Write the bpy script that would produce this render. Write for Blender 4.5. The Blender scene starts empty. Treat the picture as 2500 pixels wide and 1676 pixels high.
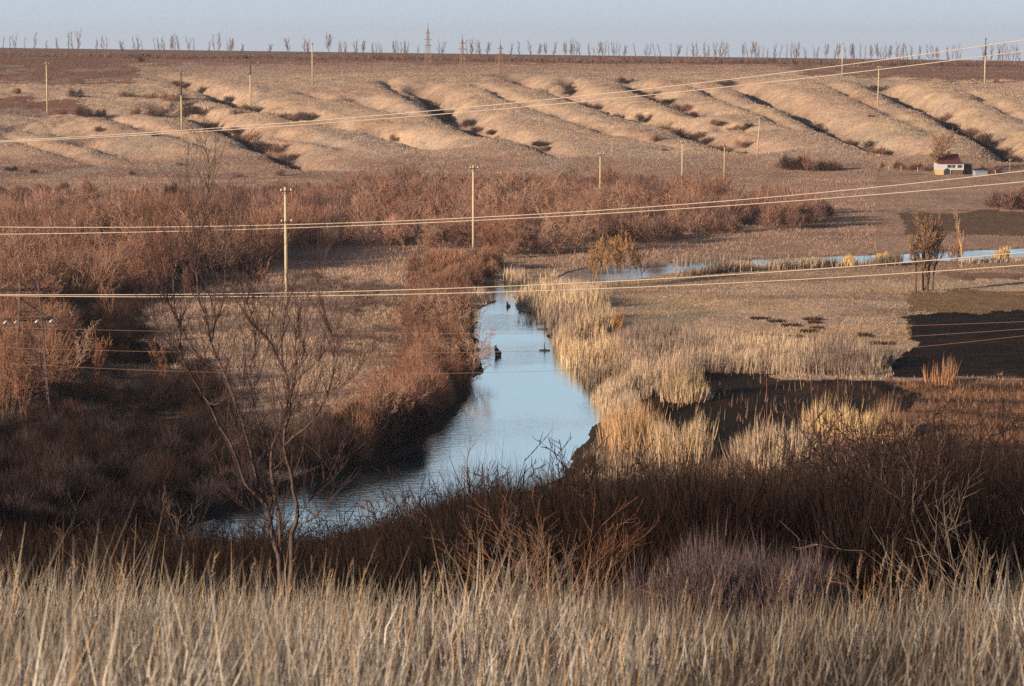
import bpy, math, random
import numpy as np
from mathutils import Vector, Matrix

R = math.radians
scene = bpy.context.scene
COL = scene.collection

# ------------------------------------------------------------------ camera, world, sun, exposure
FL = 85.0
F = FL / 36.0 * 2500.0            # focal length in photograph pixels (2500 wide)
CX, CY = 1250.0, 838.0
YH = 105.0                        # eye level line in photograph pixels
PITCH = math.atan((CY - YH) / F)

cam_data = bpy.data.cameras.new("camera")
cam = bpy.data.objects.new("camera", cam_data)
COL.objects.link(cam)
cam.location = (0, 0, 0)
cam.rotation_euler = (math.pi / 2 - PITCH, 0, 0)
cam_data.lens = FL
cam_data.sensor_width = 36.0
cam_data.clip_start = 0.5
cam_data.clip_end = 12000
cam_data.dof.use_dof = True
cam_data.dof.focus_distance = 70
cam_data.dof.aperture_fstop = 5.6
scene.camera = cam

SUN_EL = R(15.0)
SUN_H = Vector((-0.84, -0.54)).normalized()
SUN = Vector((SUN_H.x * math.cos(SUN_EL), SUN_H.y * math.cos(SUN_EL), math.sin(SUN_EL)))

world = bpy.data.worlds.new("World")
scene.world = world
world.use_nodes = True
wn = world.node_tree
bg = wn.nodes["Background"]
sky = wn.nodes.new("ShaderNodeTexSky")
sky.sky_type = 'NISHITA'
sky.sun_disc = False
sky.sun_elevation = SUN_EL
sky.sun_rotation = math.atan2(SUN_H.x, SUN_H.y)
sky.altitude = 150
sky.air_density = 0.5
sky.dust_density = 0.5
sky.ozone_density = 2.2
veil = wn.nodes.new("ShaderNodeMix"); veil.data_type = 'RGBA'      # pale haze band low in the clear sky
tcw = wn.nodes.new("ShaderNodeTexCoord"); sepw = wn.nodes.new("ShaderNodeSeparateXYZ"); mrw = wn.nodes.new("ShaderNodeMapRange")
wn.links.new(tcw.outputs["Generated"], sepw.inputs[0]); wn.links.new(sepw.outputs[2], mrw.inputs[0])
mrw.inputs[1].default_value = 0.22; mrw.inputs[2].default_value = 0.55; mrw.inputs[3].default_value = 0.88; mrw.inputs[4].default_value = 0.0
wn.links.new(mrw.outputs[0], veil.inputs[0])
veil.inputs[7].default_value = (4.6, 5.35, 6.25, 1)
wn.links.new(sky.outputs[0], veil.inputs[6]); wn.links.new(veil.outputs[2], bg.inputs[0])
bg.inputs[1].default_value = 0.074

sun_data = bpy.data.lights.new("sun", 'SUN')
sun_data.energy = 5.0
sun_data.angle = R(0.5)
sun_data.color = (1.0, 0.79, 0.61)
sun_ob = bpy.data.objects.new("sun", sun_data)
COL.objects.link(sun_ob)
sun_ob.rotation_euler = SUN.to_track_quat('Z', 'Y').to_euler()
sun_ob.location = (-100, -60, 60)

vs = scene.view_settings
vs.view_transform = 'Standard'
vs.look = 'None'
vs.gamma = 1.0
vs.exposure = 0.72
scene.cycles.max_bounces = 5
scene.cycles.diffuse_bounces = 2
scene.cycles.glossy_bounces = 3
scene.cycles.volume_bounces = 0
scene.cycles.sample_clamp_indirect = 3.0
scene.cycles.use_denoising = False      # the photograph is grainy; twigs stay crisp

# ------------------------------------------------------------------ projection helpers
K = 2500.0 / 2339.0               # outlines below were read off a 2339 px wide view
cp, sp = math.cos(PITCH), math.sin(PITCH)

def ray(px, py):
    """direction with y component 1 for photograph pixel (arrays ok)"""
    a = (np.asarray(px, float) - CX) / F
    b = -(np.asarray(py, float) - CY) / F
    dy = cp + b * sp
    dz = -sp + b * cp
    return a / dy, dz / dy

def proj(x, y, z):
    d = y * cp - z * sp
    v = y * sp + z * cp
    d = np.maximum(d, 0.01)
    return CX + F * x / d, CY - F * v / d

def at(px, py, D):
    a, b = ray(px, py)
    return np.stack([a * D, np.full_like(a * 1.0, 1.0) * D, b * D], -1)

def on_plane(px, py, z):
    a, b = ray(px, py)
    D = z / b
    return a * D, D

# ------------------------------------------------------------------ noise
def _hash(ix, iy, seed):
    h = (ix.astype(np.int64) * 374761393 + iy.astype(np.int64) * 668265263 + seed * 974711) & 0xffffffff
    h = ((h ^ (h >> 13)) * 1274126177) & 0xffffffff
    h = h ^ (h >> 16)
    return (h & 0xffffff) / float(0xffffff)

def vnoise(x, y, seed=0):
    ix = np.floor(x); iy = np.floor(y)
    fx = x - ix; fy = y - iy
    fx = fx * fx * (3 - 2 * fx); fy = fy * fy * (3 - 2 * fy)
    a = _hash(ix, iy, seed); b = _hash(ix + 1, iy, seed)
    c = _hash(ix, iy + 1, seed); d = _hash(ix + 1, iy + 1, seed)
    return (a * (1 - fx) + b * fx) * (1 - fy) + (c * (1 - fx) + d * fx) * fy

def fbm(x, y, sc, oct=4, seed=0):
    x = np.asarray(x, float) / sc; y = np.asarray(y, float) / sc
    t = 0; amp = 0.5; n = 0
    for o in range(oct):
        t = t + amp * (vnoise(x, y, seed + o * 17) * 2 - 1); n += amp
        amp *= 0.5; x = x * 2.03 + 11.3; y = y * 2.03 + 5.1
    return t / n

def sstep(a, b, x):
    t = np.clip((x - a) / (b - a), 0, 1)
    return t * t * (3 - 2 * t)

def inpoly(px, py, poly):
    ins = np.zeros(np.shape(px), bool)
    n = len(poly)
    for i in range(n):
        x0, y0 = poly[i]; x1, y1 = poly[(i + 1) % n]
        if y0 == y1: continue
        c = ((y0 > py) != (y1 > py)) & (px < (x1 - x0) * (py - y0) / (y1 - y0) + x0)
        ins ^= c
    return ins

def polydist(x, y, pts, closed=False):
    """distance to a polyline, and the 0..1 place along it"""
    best = np.full(np.shape(x), 1e9); where = np.zeros(np.shape(x)); side = np.zeros(np.shape(x))
    n = len(pts) if closed else len(pts) - 1
    for i in range(n):
        x0, y0 = pts[i]; x1, y1 = pts[(i + 1) % len(pts)]
        dx, dy = x1 - x0, y1 - y0
        L2 = dx * dx + dy * dy + 1e-9
        t = np.clip(((x - x0) * dx + (y - y0) * dy) / L2, 0, 1)
        ex = x - x0 - t * dx; ey = y - y0 - t * dy
        d = np.sqrt(ex * ex + ey * ey)
        m = d < best
        best = np.where(m, d, best); where = np.where(m, (i + t) / n, where)
        side = np.where(m, dx * ey - dy * ex, side)
    return best, where, side

# ------------------------------------------------------------------ terrain
WATER_Z = -24.0
FLOOR = -23.4

def prof(D, xs, ys, k):
    D = np.asarray(D, float)
    t = 0
    for o in (-1, -0.5, 0, 0.5, 1):
        t = t + np.interp(D + o * k, xs, ys)
    return t / 5

def H0(x, D):
    x = np.asarray(x, float); D = np.asarray(D, float)
    a = np.clip((x / np.maximum(D, 60) + 0.2118) / 0.4236, -0.3, 1.3)
    # near hillside: the place the camera stands on
    sh = 5 * fbm(x, D * 0, 30, 2, 3) + 0.06 * x
    near = prof(D - sh * sstep(20, 60, D), [-400, -150, -60, 0, 12, 20, 27, 40, 60, 90, 118, 130],
                [4, 3, 1.2, -1.72, -3.45, -5.0, -6.8, -11.2, -16.2, -21.2, -23.2, FLOOR], 3)
    # spur to the left, outside the frame, that shades the near valley
    t = sstep(0, 45, -30 - 0.235 * np.maximum(D, 0) - x) * (1 - sstep(120, 215, D)) * sstep(-60, 20, D)
    spur = np.interp(D, [-60, 40, 80, 130], [9.0, 7.5, -3.0, -7.0]) + 2.5 * fbm(x, D, 40, 2, 9)
    near = np.where(t > 0, np.maximum(near, near * (1 - t) + spur * t), near)
    # far hillside and plateau: sight-line heights, in pixels under eye level, at chosen distances
    e = lambda l, r: (l + (r - l) * a) * K / F
    d = np.stack([-900 * e(19, 49), -1500 * e(11, 41.0), -6500 * e(14, 45)])
    foot = 452 + 18 * fbm(x, D * 0, 70, 2, 5) - 14 * a
    Ds = D - (foot - 452) * (1 - sstep(560, 660, D))
    zs = [FLOOR + 0 * a, -19.8 + 0 * a, -15.3 + 0 * a, -12 + 0.4 * a, -9.8 + 0.3 * a, -820 * e(30, 57), -900 * e(22, 52), -1500 * e(11, 41), -6500 * e(14, 45)]
    xs = [452, 505, 560, 612, 662, 820, 900, 1500, 6500]
    far = 0
    for o in (-1, 0, 1):
        q = Ds + o * 14
        v = zs[0] + 0 * q
        for i in range(len(xs) - 1):
            f = np.clip((q - xs[i]) / (xs[i + 1] - xs[i]), 0, 1)
            v = np.where(q > xs[i], zs[i] * (1 - f) + zs[i + 1] * f, v)
        far = far + v / 3
    far = far + (sstep(440, 520, D) * (1 - sstep(650, 800, D))) * (0.36 * fbm(x + 0.43 * D, D * 0.10, 12, 3, 21) + 0.26 * fbm(x, D, 3.2, 3, 23) + 0.32 * fbm(x + 0.3 * D, D * 0.5, 7, 3, 22))
    h = np.where(D < 300, near, far)
    h = h + 0.35 * fbm(x, D, 22, 3, 31) * sstep(95, 130, D) * (1 - sstep(800, 1200, D))
    h = h + 0.12 * fbm(x, D, 4, 3, 33) * (1 - sstep(700, 900, D))
    return h

# river outline on the water plane (read in the 2339-wide view)
RIVER = [(250, 1275), (300, 1255), (400, 1215), (520, 1172), (640, 1132), (740, 1095), (850, 1065), (930, 1035), (985, 1000), (1030, 955), (1066, 905),
         (1086, 870), (1098, 848), (1092, 800), (1084, 760), (1088, 715), (1128, 690), (1120, 668), (1085, 660), (1110, 646), (1180, 650), (1250, 645),
         (1272, 636), (1300, 624), (1340, 614), (1420, 607), (1520, 602), (1640, 597), (1760, 592), (1900, 586), (2060, 580), (2200, 574), (2420, 563),
         (2420, 586), (2200, 595), (2060, 601), (1900, 605), (1760, 610), (1640, 616), (1540, 625), (1450, 638), (1390, 648), (1300, 656), (1200, 662), (1172, 670),
         (1176, 706), (1238, 726), (1250, 752), (1268, 795), (1300, 828), (1332, 868), (1345, 892), (1376, 912), (1388, 942), (1366, 978), (1340, 1010), (1308, 1040),
         (1300, 1085), (1230, 1115), (1100, 1150), (960, 1185), (820, 1215), (660, 1262), (500, 1330), (250, 1400)]
RIVER_W = [tuple(float(v) for v in on_plane(px * K, py * K, WATER_Z)) for px, py in RIVER]
POOL = [(1385, 1086), (1430, 1082), (1470, 1088), (1455, 1098), (1400, 1100)]
POOL_W = [tuple(float(v) for v in on_plane(px * K, py * K, WATER_Z)) for px, py in POOL]

def hit0(px, py, Hf, d0=100.0, d1=1400.0):
    """first ground point seen at a pixel beyond d0"""
    D = np.geomspace(d0, d1, 3000)
    a, b = ray(px, py)
    z = b * D
    h = Hf(a * D, D)
    i = int(np.argmax(z < h))
    if i == 0: i = len(D) - 1
    return float(a * D[i]), float(D[i])

GULLIES = [  # outline, half width m, depth m, what it is called in the labels
    ([(385, 178), (440, 190), (520, 222), (590, 245), (650, 256), (730, 270), (800, 284), (880, 300), (1010, 335)], 5.5, 4.6, "gully behind the dark-topped poles"),
    ([(380, 240), (440, 255), (520, 285), (560, 305), (600, 320), (650, 345), (690, 366), (740, 384)], 5.5, 4.8, "gully below the dark-topped poles"),
    ([(10, 285), (110, 296), (230, 305)], 7, 2.6, "broad hollow at the far left"),
    ([(180, 322), (260, 338), (350, 362)], 5, 2.2, "shallow hollow at the left foot of the hill"),
    ([(950, 193), (985, 213), (1010, 235), (1050, 258), (1100, 290), (1150, 312)], 5.5, 5.0, "deep gully under the masts"),
    ([(800, 225), (900, 246), (990, 266), (1060, 290), (1130, 310), (1220, 328), (1290, 353)], 4, 2.6, "winding gully under the masts"),
    ([(1165, 172), (1220, 190), (1290, 206), (1350, 228), (1420, 250), (1500, 270), (1570, 290), (1630, 315), (1720, 342)], 6.0, 5.4, "longest gully in mid-hill"),
    ([(1425, 183), (1455, 198), (1500, 220), (1560, 245), (1620, 264)], 4.5, 3.6, "short gully right of mid-hill"),
    ([(1640, 286), (1670, 294), (1720, 302)], 3, 2.0, "nick above the leaning pole"),
    ([(1660, 183), (1720, 205), (1780, 232), (1850, 262), (1920, 295), (1990, 325), (2060, 348)], 5.5, 5.0, "straight gully left of the house"),
    ([(2010, 192), (2060, 215), (2130, 245), (2200, 275), (2260, 305), (2310, 335), (2350, 365)], 6.0, 6.0, "deepest gully behind the house"),
    ([(0, 300), (70, 328), (150, 352), (240, 378)], 3, 1.4, "narrow rut at the left foot of the hill"),
    ([(830, 290), (900, 302), (970, 322)], 4.5, 2.6, "side gully left of the masts"),
    ([(1290, 183), (1300, 196), (1325, 212)], 3.5, 2.2, "nick above the longest gully"),
    ([(880, 180), (905, 205), (960, 232), (1030, 262)], 3, 1.7, ""), ([(1090, 197), (1150, 222), (1240, 252), (1330, 285), (1400, 305)], 3, 1.5, ""),
    ([(1560, 190), (1640, 225), (1740, 262), (1830, 300)], 3, 1.6, ""), ([(1890, 190), (1960, 225), (2050, 270), (2140, 312)], 3, 1.5, ""),
    ([(690, 212), (760, 228), (850, 250), (930, 270)], 3, 1.5, ""), ([(620, 300), (700, 318), (800, 345)], 3, 1.2, ""), ([(1380, 300), (1460, 318), (1560, 340)], 2.5, 1.2, ""),
    ([(2200, 205), (2260, 235), (2330, 270), (2400, 300)], 3, 1.6, ""), ([(250, 270), (330, 292), (440, 320), (520, 345)], 3, 1.3, ""),
]
GW = []
for pts, w, dep, desc in GULLIES:
    GW.append([hit0(px * K, py * K, H0, 300.0) for px, py in pts])

def H(x, D):
    x = np.asarray(x, float); D = np.asarray(D, float)
    h = H0(x, D)
    m = (D > 420) & (D < 760) & (np.abs(x) < 260)
    if m.any():
        xm, dm = x[m], D[m]
        hm = h[m]
        for (pts, w, dep, _), gw in zip(GULLIES, GW):
            d, t, s = polydist(xm + 1.0 * fbm(xm, dm, 7, 2, 51), dm + 2.0 * fbm(xm, dm, 9, 2, 52), gw)
            wid = w * (0.60 + 0.30 * vnoise(t * 9, t * 0, 77))
            cut = 1.05 * dep * sstep(0.0, 0.10, t + 0.04) * (1 - 0.45 * t) * (0.88 + 0.24 * vnoise(t * 14, t * 0 + 3, 78))
            hm = hm - cut * np.exp(-(d / wid) ** 1.7)
            hm = hm + 0.09 * cut * np.exp(-((d - 3.0 * wid) / (2.4 * wid)) ** 2)
        h[m] = hm
    m = (D > 95) & (D < 330) & (np.abs(x) < 110)
    if m.any():
        xm, dm = x[m], D[m]
        jx = xm + 0.5 * fbm(xm, dm, 3, 2, 61); jd = dm + 1.0 * fbm(xm, dm, 4, 2, 62)
        for W_ in (RIVER_W, POOL_W):
            d, t, s = polydist(jx, jd, W_, True)
            ins = inpoly(jx, jd, W_)
            hm = h[m]
            hm = np.where(ins, np.minimum(hm, WATER_Z - np.minimum(1.2, 0.05 + 0.4 * d)), np.minimum(hm, WATER_Z + 0.08 + np.where(dm > 215, 0.035, 0.16) * d))
            h[m] = hm
    return h

su = np.linspace(-0.245, 0.245, 860)
so = np.geomspace(0.25, 3.0, 60)
S = np.concatenate([-so[::-1], su, so])
DR = np.concatenate([np.linspace(-250, -10, 26), np.linspace(-5, 120, 260), np.linspace(120.6, 450, 480), np.linspace(450.7, 850, 540), np.geomspace(853, 6500, 90)])
OFF = 40.0
def half(D): return np.maximum(D + OFF, 40)
GX = S[None, :] * half(DR)[:, None]
GD = np.repeat(DR[:, None], len(S), 1)
GZ = H(GX.ravel(), GD.ravel()).reshape(GX.shape)

def Hg(x, D):
    """terrain height from the grid, bilinear"""
    x = np.asarray(x, float); D = np.asarray(D, float)
    r = np.interp(D, DR, np.arange(len(DR)))
    c = np.interp(x / half(D), S, np.arange(len(S)))
    r0 = np.clip(r.astype(int), 0, len(DR) - 2); c0 = np.clip(c.astype(int), 0, len(S) - 2)
    fr = r - r0; fc = c - c0
    return (GZ[r0, c0] * (1 - fc) + GZ[r0, c0 + 1] * fc) * (1 - fr) + (GZ[r0 + 1, c0] * (1 - fc) + GZ[r0 + 1, c0 + 1] * fc) * fr

def hit(px, py, d0=100.0, d1=1400.0):
    x, D = hit0(px, py, Hg, d0, d1)
    return x, D, float(Hg(x, D))

def hits(px, py, d0, d1, n=700):
    """vectorised first hits"""
    px = np.asarray(px, float); py = np.asarray(py, float)
    Dn = np.geomspace(d0, d1, n)
    ox = np.zeros(len(px)); oD = np.zeros(len(px))
    for i in range(0, len(px), 2000):
        a, b = ray(px[i:i + 2000], py[i:i + 2000])
        z = b[:, None] * Dn[None]
        h = Hg(a[:, None] * Dn[None], np.repeat(Dn[None], len(a), 0))
        k = np.argmax(z < h, 1); k[k == 0] = n - 1
        oD[i:i + 2000] = Dn[k]; ox[i:i + 2000] = a * Dn[k]
    return ox, oD

# ------------------------------------------------------------------ mesh and object helpers
def make_mesh(name, verts, faces, cols=None, smooth=False, mats=()):
    verts = np.asarray(verts, np.float32); faces = np.asarray(faces, np.int32)
    me = bpy.data.meshes.new(name)
    nf, k = faces.shape
    me.vertices.add(len(verts)); me.vertices.foreach_set("co", verts.ravel())
    me.loops.add(nf * k); me.loops.foreach_set("vertex_index", faces.ravel())
    me.polygons.add(nf)
    me.polygons.foreach_set("loop_start", np.arange(0, nf * k, k, dtype=np.int32))
    me.polygons.foreach_set("loop_total", np.full(nf, k, np.int32))
    if smooth: me.polygons.foreach_set("use_smooth", np.ones(nf, bool))
    if cols is not None:
        at_ = me.color_attributes.new("Col", 'FLOAT_COLOR', 'POINT')
        c = np.ones((len(verts), 4), np.float32); c[:, :3] = np.clip(cols, 0, 1)
        at_.data.foreach_set("color", c.ravel())
    for m in mats: me.materials.append(m)
    me.update(calc_edges=True)
    me.validate()
    return me

def link(name, data, parent=None, loc=(0, 0, 0), rot=(0, 0, 0), **props):
    o = bpy.data.objects.new(name, data)
    COL.objects.link(o)
    o.location = loc; o.rotation_euler = rot
    if parent: o.parent = parent
    for k, v in props.items():
        if v is not None: o[k] = v
    return o

def thing(name, label, category, loc=(0, 0, 0), rz=0.0, group=None, kind=None, data=None):
    return link(name, data, None, loc, (0, 0, rz), label=label, category=category, group=group, kind=kind)

def copy_tree(o, parent=None):
    c = o.copy(); COL.objects.link(c); c.parent = parent
    for ch in list(o.children): copy_tree(ch, c)
    return c

# ------------------------------------------------------------------ materials
def new_mat(name):
    m = bpy.data.materials.new(name); m.use_nodes = True
    return m, m.node_tree.nodes, m.node_tree.links, m.node_tree.nodes["Principled BSDF"]

def plain(name, col, rough=0.8, scale=6.0, vary=0.3, metallic=0.0, spec=0.3, bump=0.0):
    m, N, L, B = new_mat(name)
    tc = N.new("ShaderNodeTexCoord"); no = N.new("ShaderNodeTexNoise")
    no.inputs["Scale"].default_value = scale; no.inputs["Detail"].default_value = 5
    L.new(tc.outputs["Object"], no.inputs["Vector"])
    mix = N.new("ShaderNodeMix"); mix.data_type = 'RGBA'
    mix.inputs[6].default_value = (*[c * (1 - vary) for c in col], 1)
    mix.inputs[7].default_value = (*[min(1, c * (1 + vary)) for c in col], 1)
    L.new(no.outputs["Fac"], mix.inputs[0]); L.new(mix.outputs[2], B.inputs["Base Color"])
    B.inputs["Roughness"].default_value = rough; B.inputs["Metallic"].default_value = metallic
    B.inputs["Specular IOR Level"].default_value = spec
    if bump:
        bp = N.new("ShaderNodeBump"); bp.inputs["Strength"].default_value = bump; bp.inputs["Distance"].default_value = 0.02
        L.new(no.outputs["Fac"], bp.inputs["Height"]); L.new(bp.outputs[0], B.inputs["Normal"])
    return m

def attr_mat(name, rough=0.9, trans=0.0):
    """colour carried by the mesh (each blade or twig has its own)"""
    m, N, L, B = new_mat(name)
    at_ = N.new("ShaderNodeAttribute"); at_.attribute_name = "Col"
    L.new(at_.outputs["Color"], B.inputs["Base Color"])
    B.inputs["Roughness"].default_value = rough
    B.inputs["Specular IOR Level"].default_value = 0.03
    if trans:
        tr = N.new("ShaderNodeBsdfTranslucent"); mx = N.new("ShaderNodeMixShader")
        L.new(at_.outputs["Color"], tr.inputs[0]); mx.inputs[0].default_value = trans
        L.new(B.outputs[0], mx.inputs[1]); L.new(tr.outputs[0], mx.inputs[2])
        L.new(mx.outputs[0], N["Material Output"].inputs["Surface"])
    return m

M_GRASS = attr_mat("dry_grass_blades", 0.7, 0.25)
M_TWIG = attr_mat("bare_twigs", 0.85)

def ground_mat():
    m, N, L, B = new_mat("ground_soil_and_dead_grass")
    at_ = N.new("ShaderNodeAttribute"); at_.attribute_name = "Col"
    tc = N.new("ShaderNodeTexCoord")
    def noise(scale, detail, rough=0.6, stretch=None):
        n = N.new("ShaderNodeTexNoise"); n.inputs["Scale"].default_value = scale; n.inputs["Detail"].default_value = detail
        n.inputs["Roughness"].default_value = rough
        if stretch:
            mp = N.new("ShaderNodeMapping"); mp.inputs["Scale"].default_value = stretch
            L.new(tc.outputs["Object"], mp.inputs["Vector"]); L.new(mp.outputs[0], n.inputs["Vector"])
        else: L.new(tc.outputs["Object"], n.inputs["Vector"])
        return n
    n1 = noise(0.9, 8, 0.75); n2 = noise(0.12, 6, 0.65); n3 = noise(2.6, 6, 0.8, (1, 0.45, 1))
    def rng(n, lo, hi, a, b):
        r = N.new("ShaderNodeMapRange"); r.inputs["From Min"].default_value = lo; r.inputs["From Max"].default_value = hi
        r.inputs["To Min"].default_value = a; r.inputs["To Max"].default_value = b
        L.new(n.outputs["Fac"], r.inputs["Value"]); return r
    r1 = rng(n1, 0.3, 0.7, 0.62, 1.3); r2 = rng(n2, 0.3, 0.7, 0.8, 1.16); r3 = rng(n3, 0.3, 0.7, 0.7, 1.25)
    ma = N.new("ShaderNodeMath"); ma.operation = 'MULTIPLY'; L.new(r1.outputs[0], ma.inputs[0]); L.new(r2.outputs[0], ma.inputs[1])
    mb = N.new("ShaderNodeMath"); mb.operation = 'MULTIPLY'; L.new(ma.outputs[0], mb.inputs[0]); L.new(r3.outputs[0], mb.inputs[1])
    mc = N.new("ShaderNodeVectorMath"); mc.operation = 'SCALE'; L.new(at_.outputs["Color"], mc.inputs[0]); L.new(mb.outputs[0], mc.inputs["Scale"])
    L.new(mc.outputs[0], B.inputs["Base Color"])
    B.inputs["Roughness"].default_value = 1.0; B.inputs["Specular IOR Level"].default_value = 0.05
    bp = N.new("ShaderNodeBump"); bp.inputs["Strength"].default_value = 0.55; bp.inputs["Distance"].default_value = 0.45
    L.new(n1.outputs["Fac"], bp.inputs["Height"])
    b2 = N.new("ShaderNodeBump"); b2.inputs["Strength"].default_value = 0.5; b2.inputs["Distance"].default_value = 0.15
    L.new(n3.outputs["Fac"], b2.inputs["Height"]); L.new(bp.outputs[0], b2.inputs["Normal"])
    L.new(b2.outputs[0], B.inputs["Normal"])
    return m

# ------------------------------------------------------------------ ground cover colours (what grows or lies where; shade painted in the left hollow)
TAN = (0.475, 0.335, 0.225)
def cover(x, D, z):
    px, py = proj(x, D, z)
    px = px / K; py = py / K
    wob = 1 - sstep(500, 1400, D) * 0.7
    jx = px + wob * (30 * fbm(x, D, 6, 4, 101) + 8 * fbm(x, D, 1.2, 2, 103))
    jy = py + wob * (14 * fbm(x, D, 6, 4, 102) + 5 * fbm(x, D, 1.2, 2, 104))
    c = np.empty(x.shape + (3,))
    c[:] = TAN
    def mixin(w, col):
        w = np.asarray(w, float)[..., None]
        c[:] = c * (1 - w) + np.array(col) * w
    n1 = fbm(x, D, 26, 4, 111); n2 = fbm(x, D, 8, 3, 112)
    far = (D > 420)
    mixin(far * sstep(0.0, 0.5, n1) * 0.45, (0.40, 0.25, 0.16))
    mixin(far * sstep(0.1, 0.6, -n1) * 0.5, (0.56, 0.41, 0.23))
    # flat between scrub and hill: pinkish brown dead grass
    mixin(sstep(345, 375, jy) * (1 - sstep(600, 640, jy)) * (D > 250) * 0.7, (0.33, 0.205, 0.14))
    mixin((D > 250) * (jy > 350) * sstep(0.0, 0.5, n2) * 0.35, (0.24, 0.15, 0.115))
    # strip under the rim and plateau
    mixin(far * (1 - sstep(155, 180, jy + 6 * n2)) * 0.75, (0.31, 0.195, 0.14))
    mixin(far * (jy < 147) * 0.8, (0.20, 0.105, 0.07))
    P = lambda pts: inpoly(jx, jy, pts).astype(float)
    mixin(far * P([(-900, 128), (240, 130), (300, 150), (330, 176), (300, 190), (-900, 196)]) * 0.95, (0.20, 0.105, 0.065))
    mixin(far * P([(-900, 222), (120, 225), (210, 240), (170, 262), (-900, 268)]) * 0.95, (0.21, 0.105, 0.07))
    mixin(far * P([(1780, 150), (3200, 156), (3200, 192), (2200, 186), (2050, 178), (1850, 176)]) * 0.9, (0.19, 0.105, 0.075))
    mixin(far * P([(-500, 382), (260, 378), (500, 400), (800, 402), (700, 415), (200, 418), (-500, 420)]) * 0.5, (0.19, 0.12, 0.095))
    gm_ = far & (D < 760)
    if gm_.any():
        xx, dd = x[gm_], D[gm_]
        wsum = np.zeros(xx.shape)
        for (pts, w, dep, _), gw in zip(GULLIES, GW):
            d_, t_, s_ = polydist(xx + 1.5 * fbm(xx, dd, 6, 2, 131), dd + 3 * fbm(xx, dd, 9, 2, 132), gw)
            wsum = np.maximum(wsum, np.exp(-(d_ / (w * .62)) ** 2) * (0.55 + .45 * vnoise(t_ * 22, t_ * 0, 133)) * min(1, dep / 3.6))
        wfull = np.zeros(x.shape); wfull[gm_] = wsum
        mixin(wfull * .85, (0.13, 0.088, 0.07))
        # trails, scars and grey patches on the slope
        sc = np.abs(fbm(xx * .5 + dd * .25, dd * .12, 5, 3, 134))
        wfull = np.zeros(x.shape); wfull[gm_] = np.clip(1 - sc / .06, 0, 1) * .35
        mixin(wfull, (0.26, 0.18, 0.13))
        wfull = np.zeros(x.shape); wfull[gm_] = sstep(.15, .5, fbm(xx, dd * .4, 9, 3, 135)) * .45
        mixin(wfull, (0.35, 0.285, 0.22))
    # fields right
    v = (D > 105) & (D < 430)
    mixin(v * P([(2060, 486), (3200, 480), (3200, 545), (2300, 545), (2060, 532)]) * 0.92, (0.13, 0.082, 0.05))
    mixin(v * P([(2140, 620), (3200, 606), (3200, 634), (2200, 640)]) * 0.85, (0.10, 0.05, 0.035))
    mixin(v * P([(1390, 612), (3200, 585), (3200, 620), (2000, 640), (1500, 668), (1380, 668)]) * 0.5, (0.30, 0.19, 0.115))
    mixin(v * P([(2060, 668), (2500, 650), (3200, 650), (3200, 716), (2070, 712)]) * 0.85, (0.19, 0.115, 0.05))
    mixin(v * P([(2068, 718), (2200, 712), (3200, 722), (3200, 866), (2040, 862), (2050, 830), (2084, 790), (2068, 745)]), (0.018, 0.0115, 0.009))
    mixin(v * (jx > 2030) * (jy > 715) * (jy < 866) * sstep(.1, .5, fbm(x * .25, D, .9, 3, 141)) * .35, (0.055, 0.033, 0.021))
    mixin(v * P([(1430, 690), (1560, 690), (1620, 715), (1570, 745), (1400, 735)]) * 0.6, (0.22, 0.20, 0.14))
    mixin(v * P([(2020, 866), (3200, 866), (3200, 1200), (2100, 1100), (1900, 1010)]) * 0.8, (0.19, 0.085, 0.04))
    mixin(v * P([(1380, 985), (1420, 935), (1500, 885), (1545, 862), (1600, 845), (1700, 848), (1850, 866), (2020, 868), (2110, 905), (2040, 950), (1930, 985), (1780, 1000), (1720, 1050), (1560, 1040), (1450, 1010)]) * 0.97, (0.010, 0.0075, 0.0065))
    mixin(v * P([(1300, 1000), (1500, 980), (1700, 1040), (1900, 1060), (1800, 1150), (1300, 1150)]) * 0.7, (0.09, 0.06, 0.04))
    mixin(v * (jx > 1950) * (jy > 866) * (jy < 1100) * sstep(-.05, .35, fbm(x * .5, D * 1.1, 4, 3, 171)) * .8, (0.03, 0.018, 0.013))
    br = v * (jy > 850) * (jx > 1400)
    mixin(br * sstep(0.05, 0.45, fbm(x, D * .35, 2.2, 3, 121)) * 0.38, (0.11, 0.055, 0.032))
    mead = v * (jx > 1380) * (jx < 2080) * (jy > 612) * (jy < 800)
    mixin(mead * sstep(.0, .45, fbm(x * .4, D * 1.2, 5, 4, 161)) * .6, (0.27, 0.185, 0.11))
    mixin(mead * sstep(.1, .5, fbm(x * .3 + 40, D * 1.1, 9, 3, 162)) * .5, (0.55, 0.37, 0.19))
    # left bank: dead grass, grey-brown hollows
    lb = v * (jx < 1090) * (jy > 590)
    mixin(lb * .40, (0.42, 0.27, 0.185))
    mixin(lb * sstep(0.0, 0.45, n2) * 0.65, (0.155, 0.11, 0.082))
    mixin(v * P([(-900, 590), (500, 590), (620, 640), (330, 700), (330, 800), (520, 900), (560, 1010), (300, 1260), (-900, 1260)]) * 0.8, (0.055, 0.039, 0.03))  # shadow over the left hollow, painted into the ground colour
    # near hillside
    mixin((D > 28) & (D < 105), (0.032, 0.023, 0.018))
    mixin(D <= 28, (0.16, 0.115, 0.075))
    # banks: wet mud
    m = (D > 95) & (D < 330) & (z < WATER_Z + np.where(D > 215, 0.06, 0.3))
    mixin(m, (0.05, 0.035, 0.025))
    return c

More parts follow.
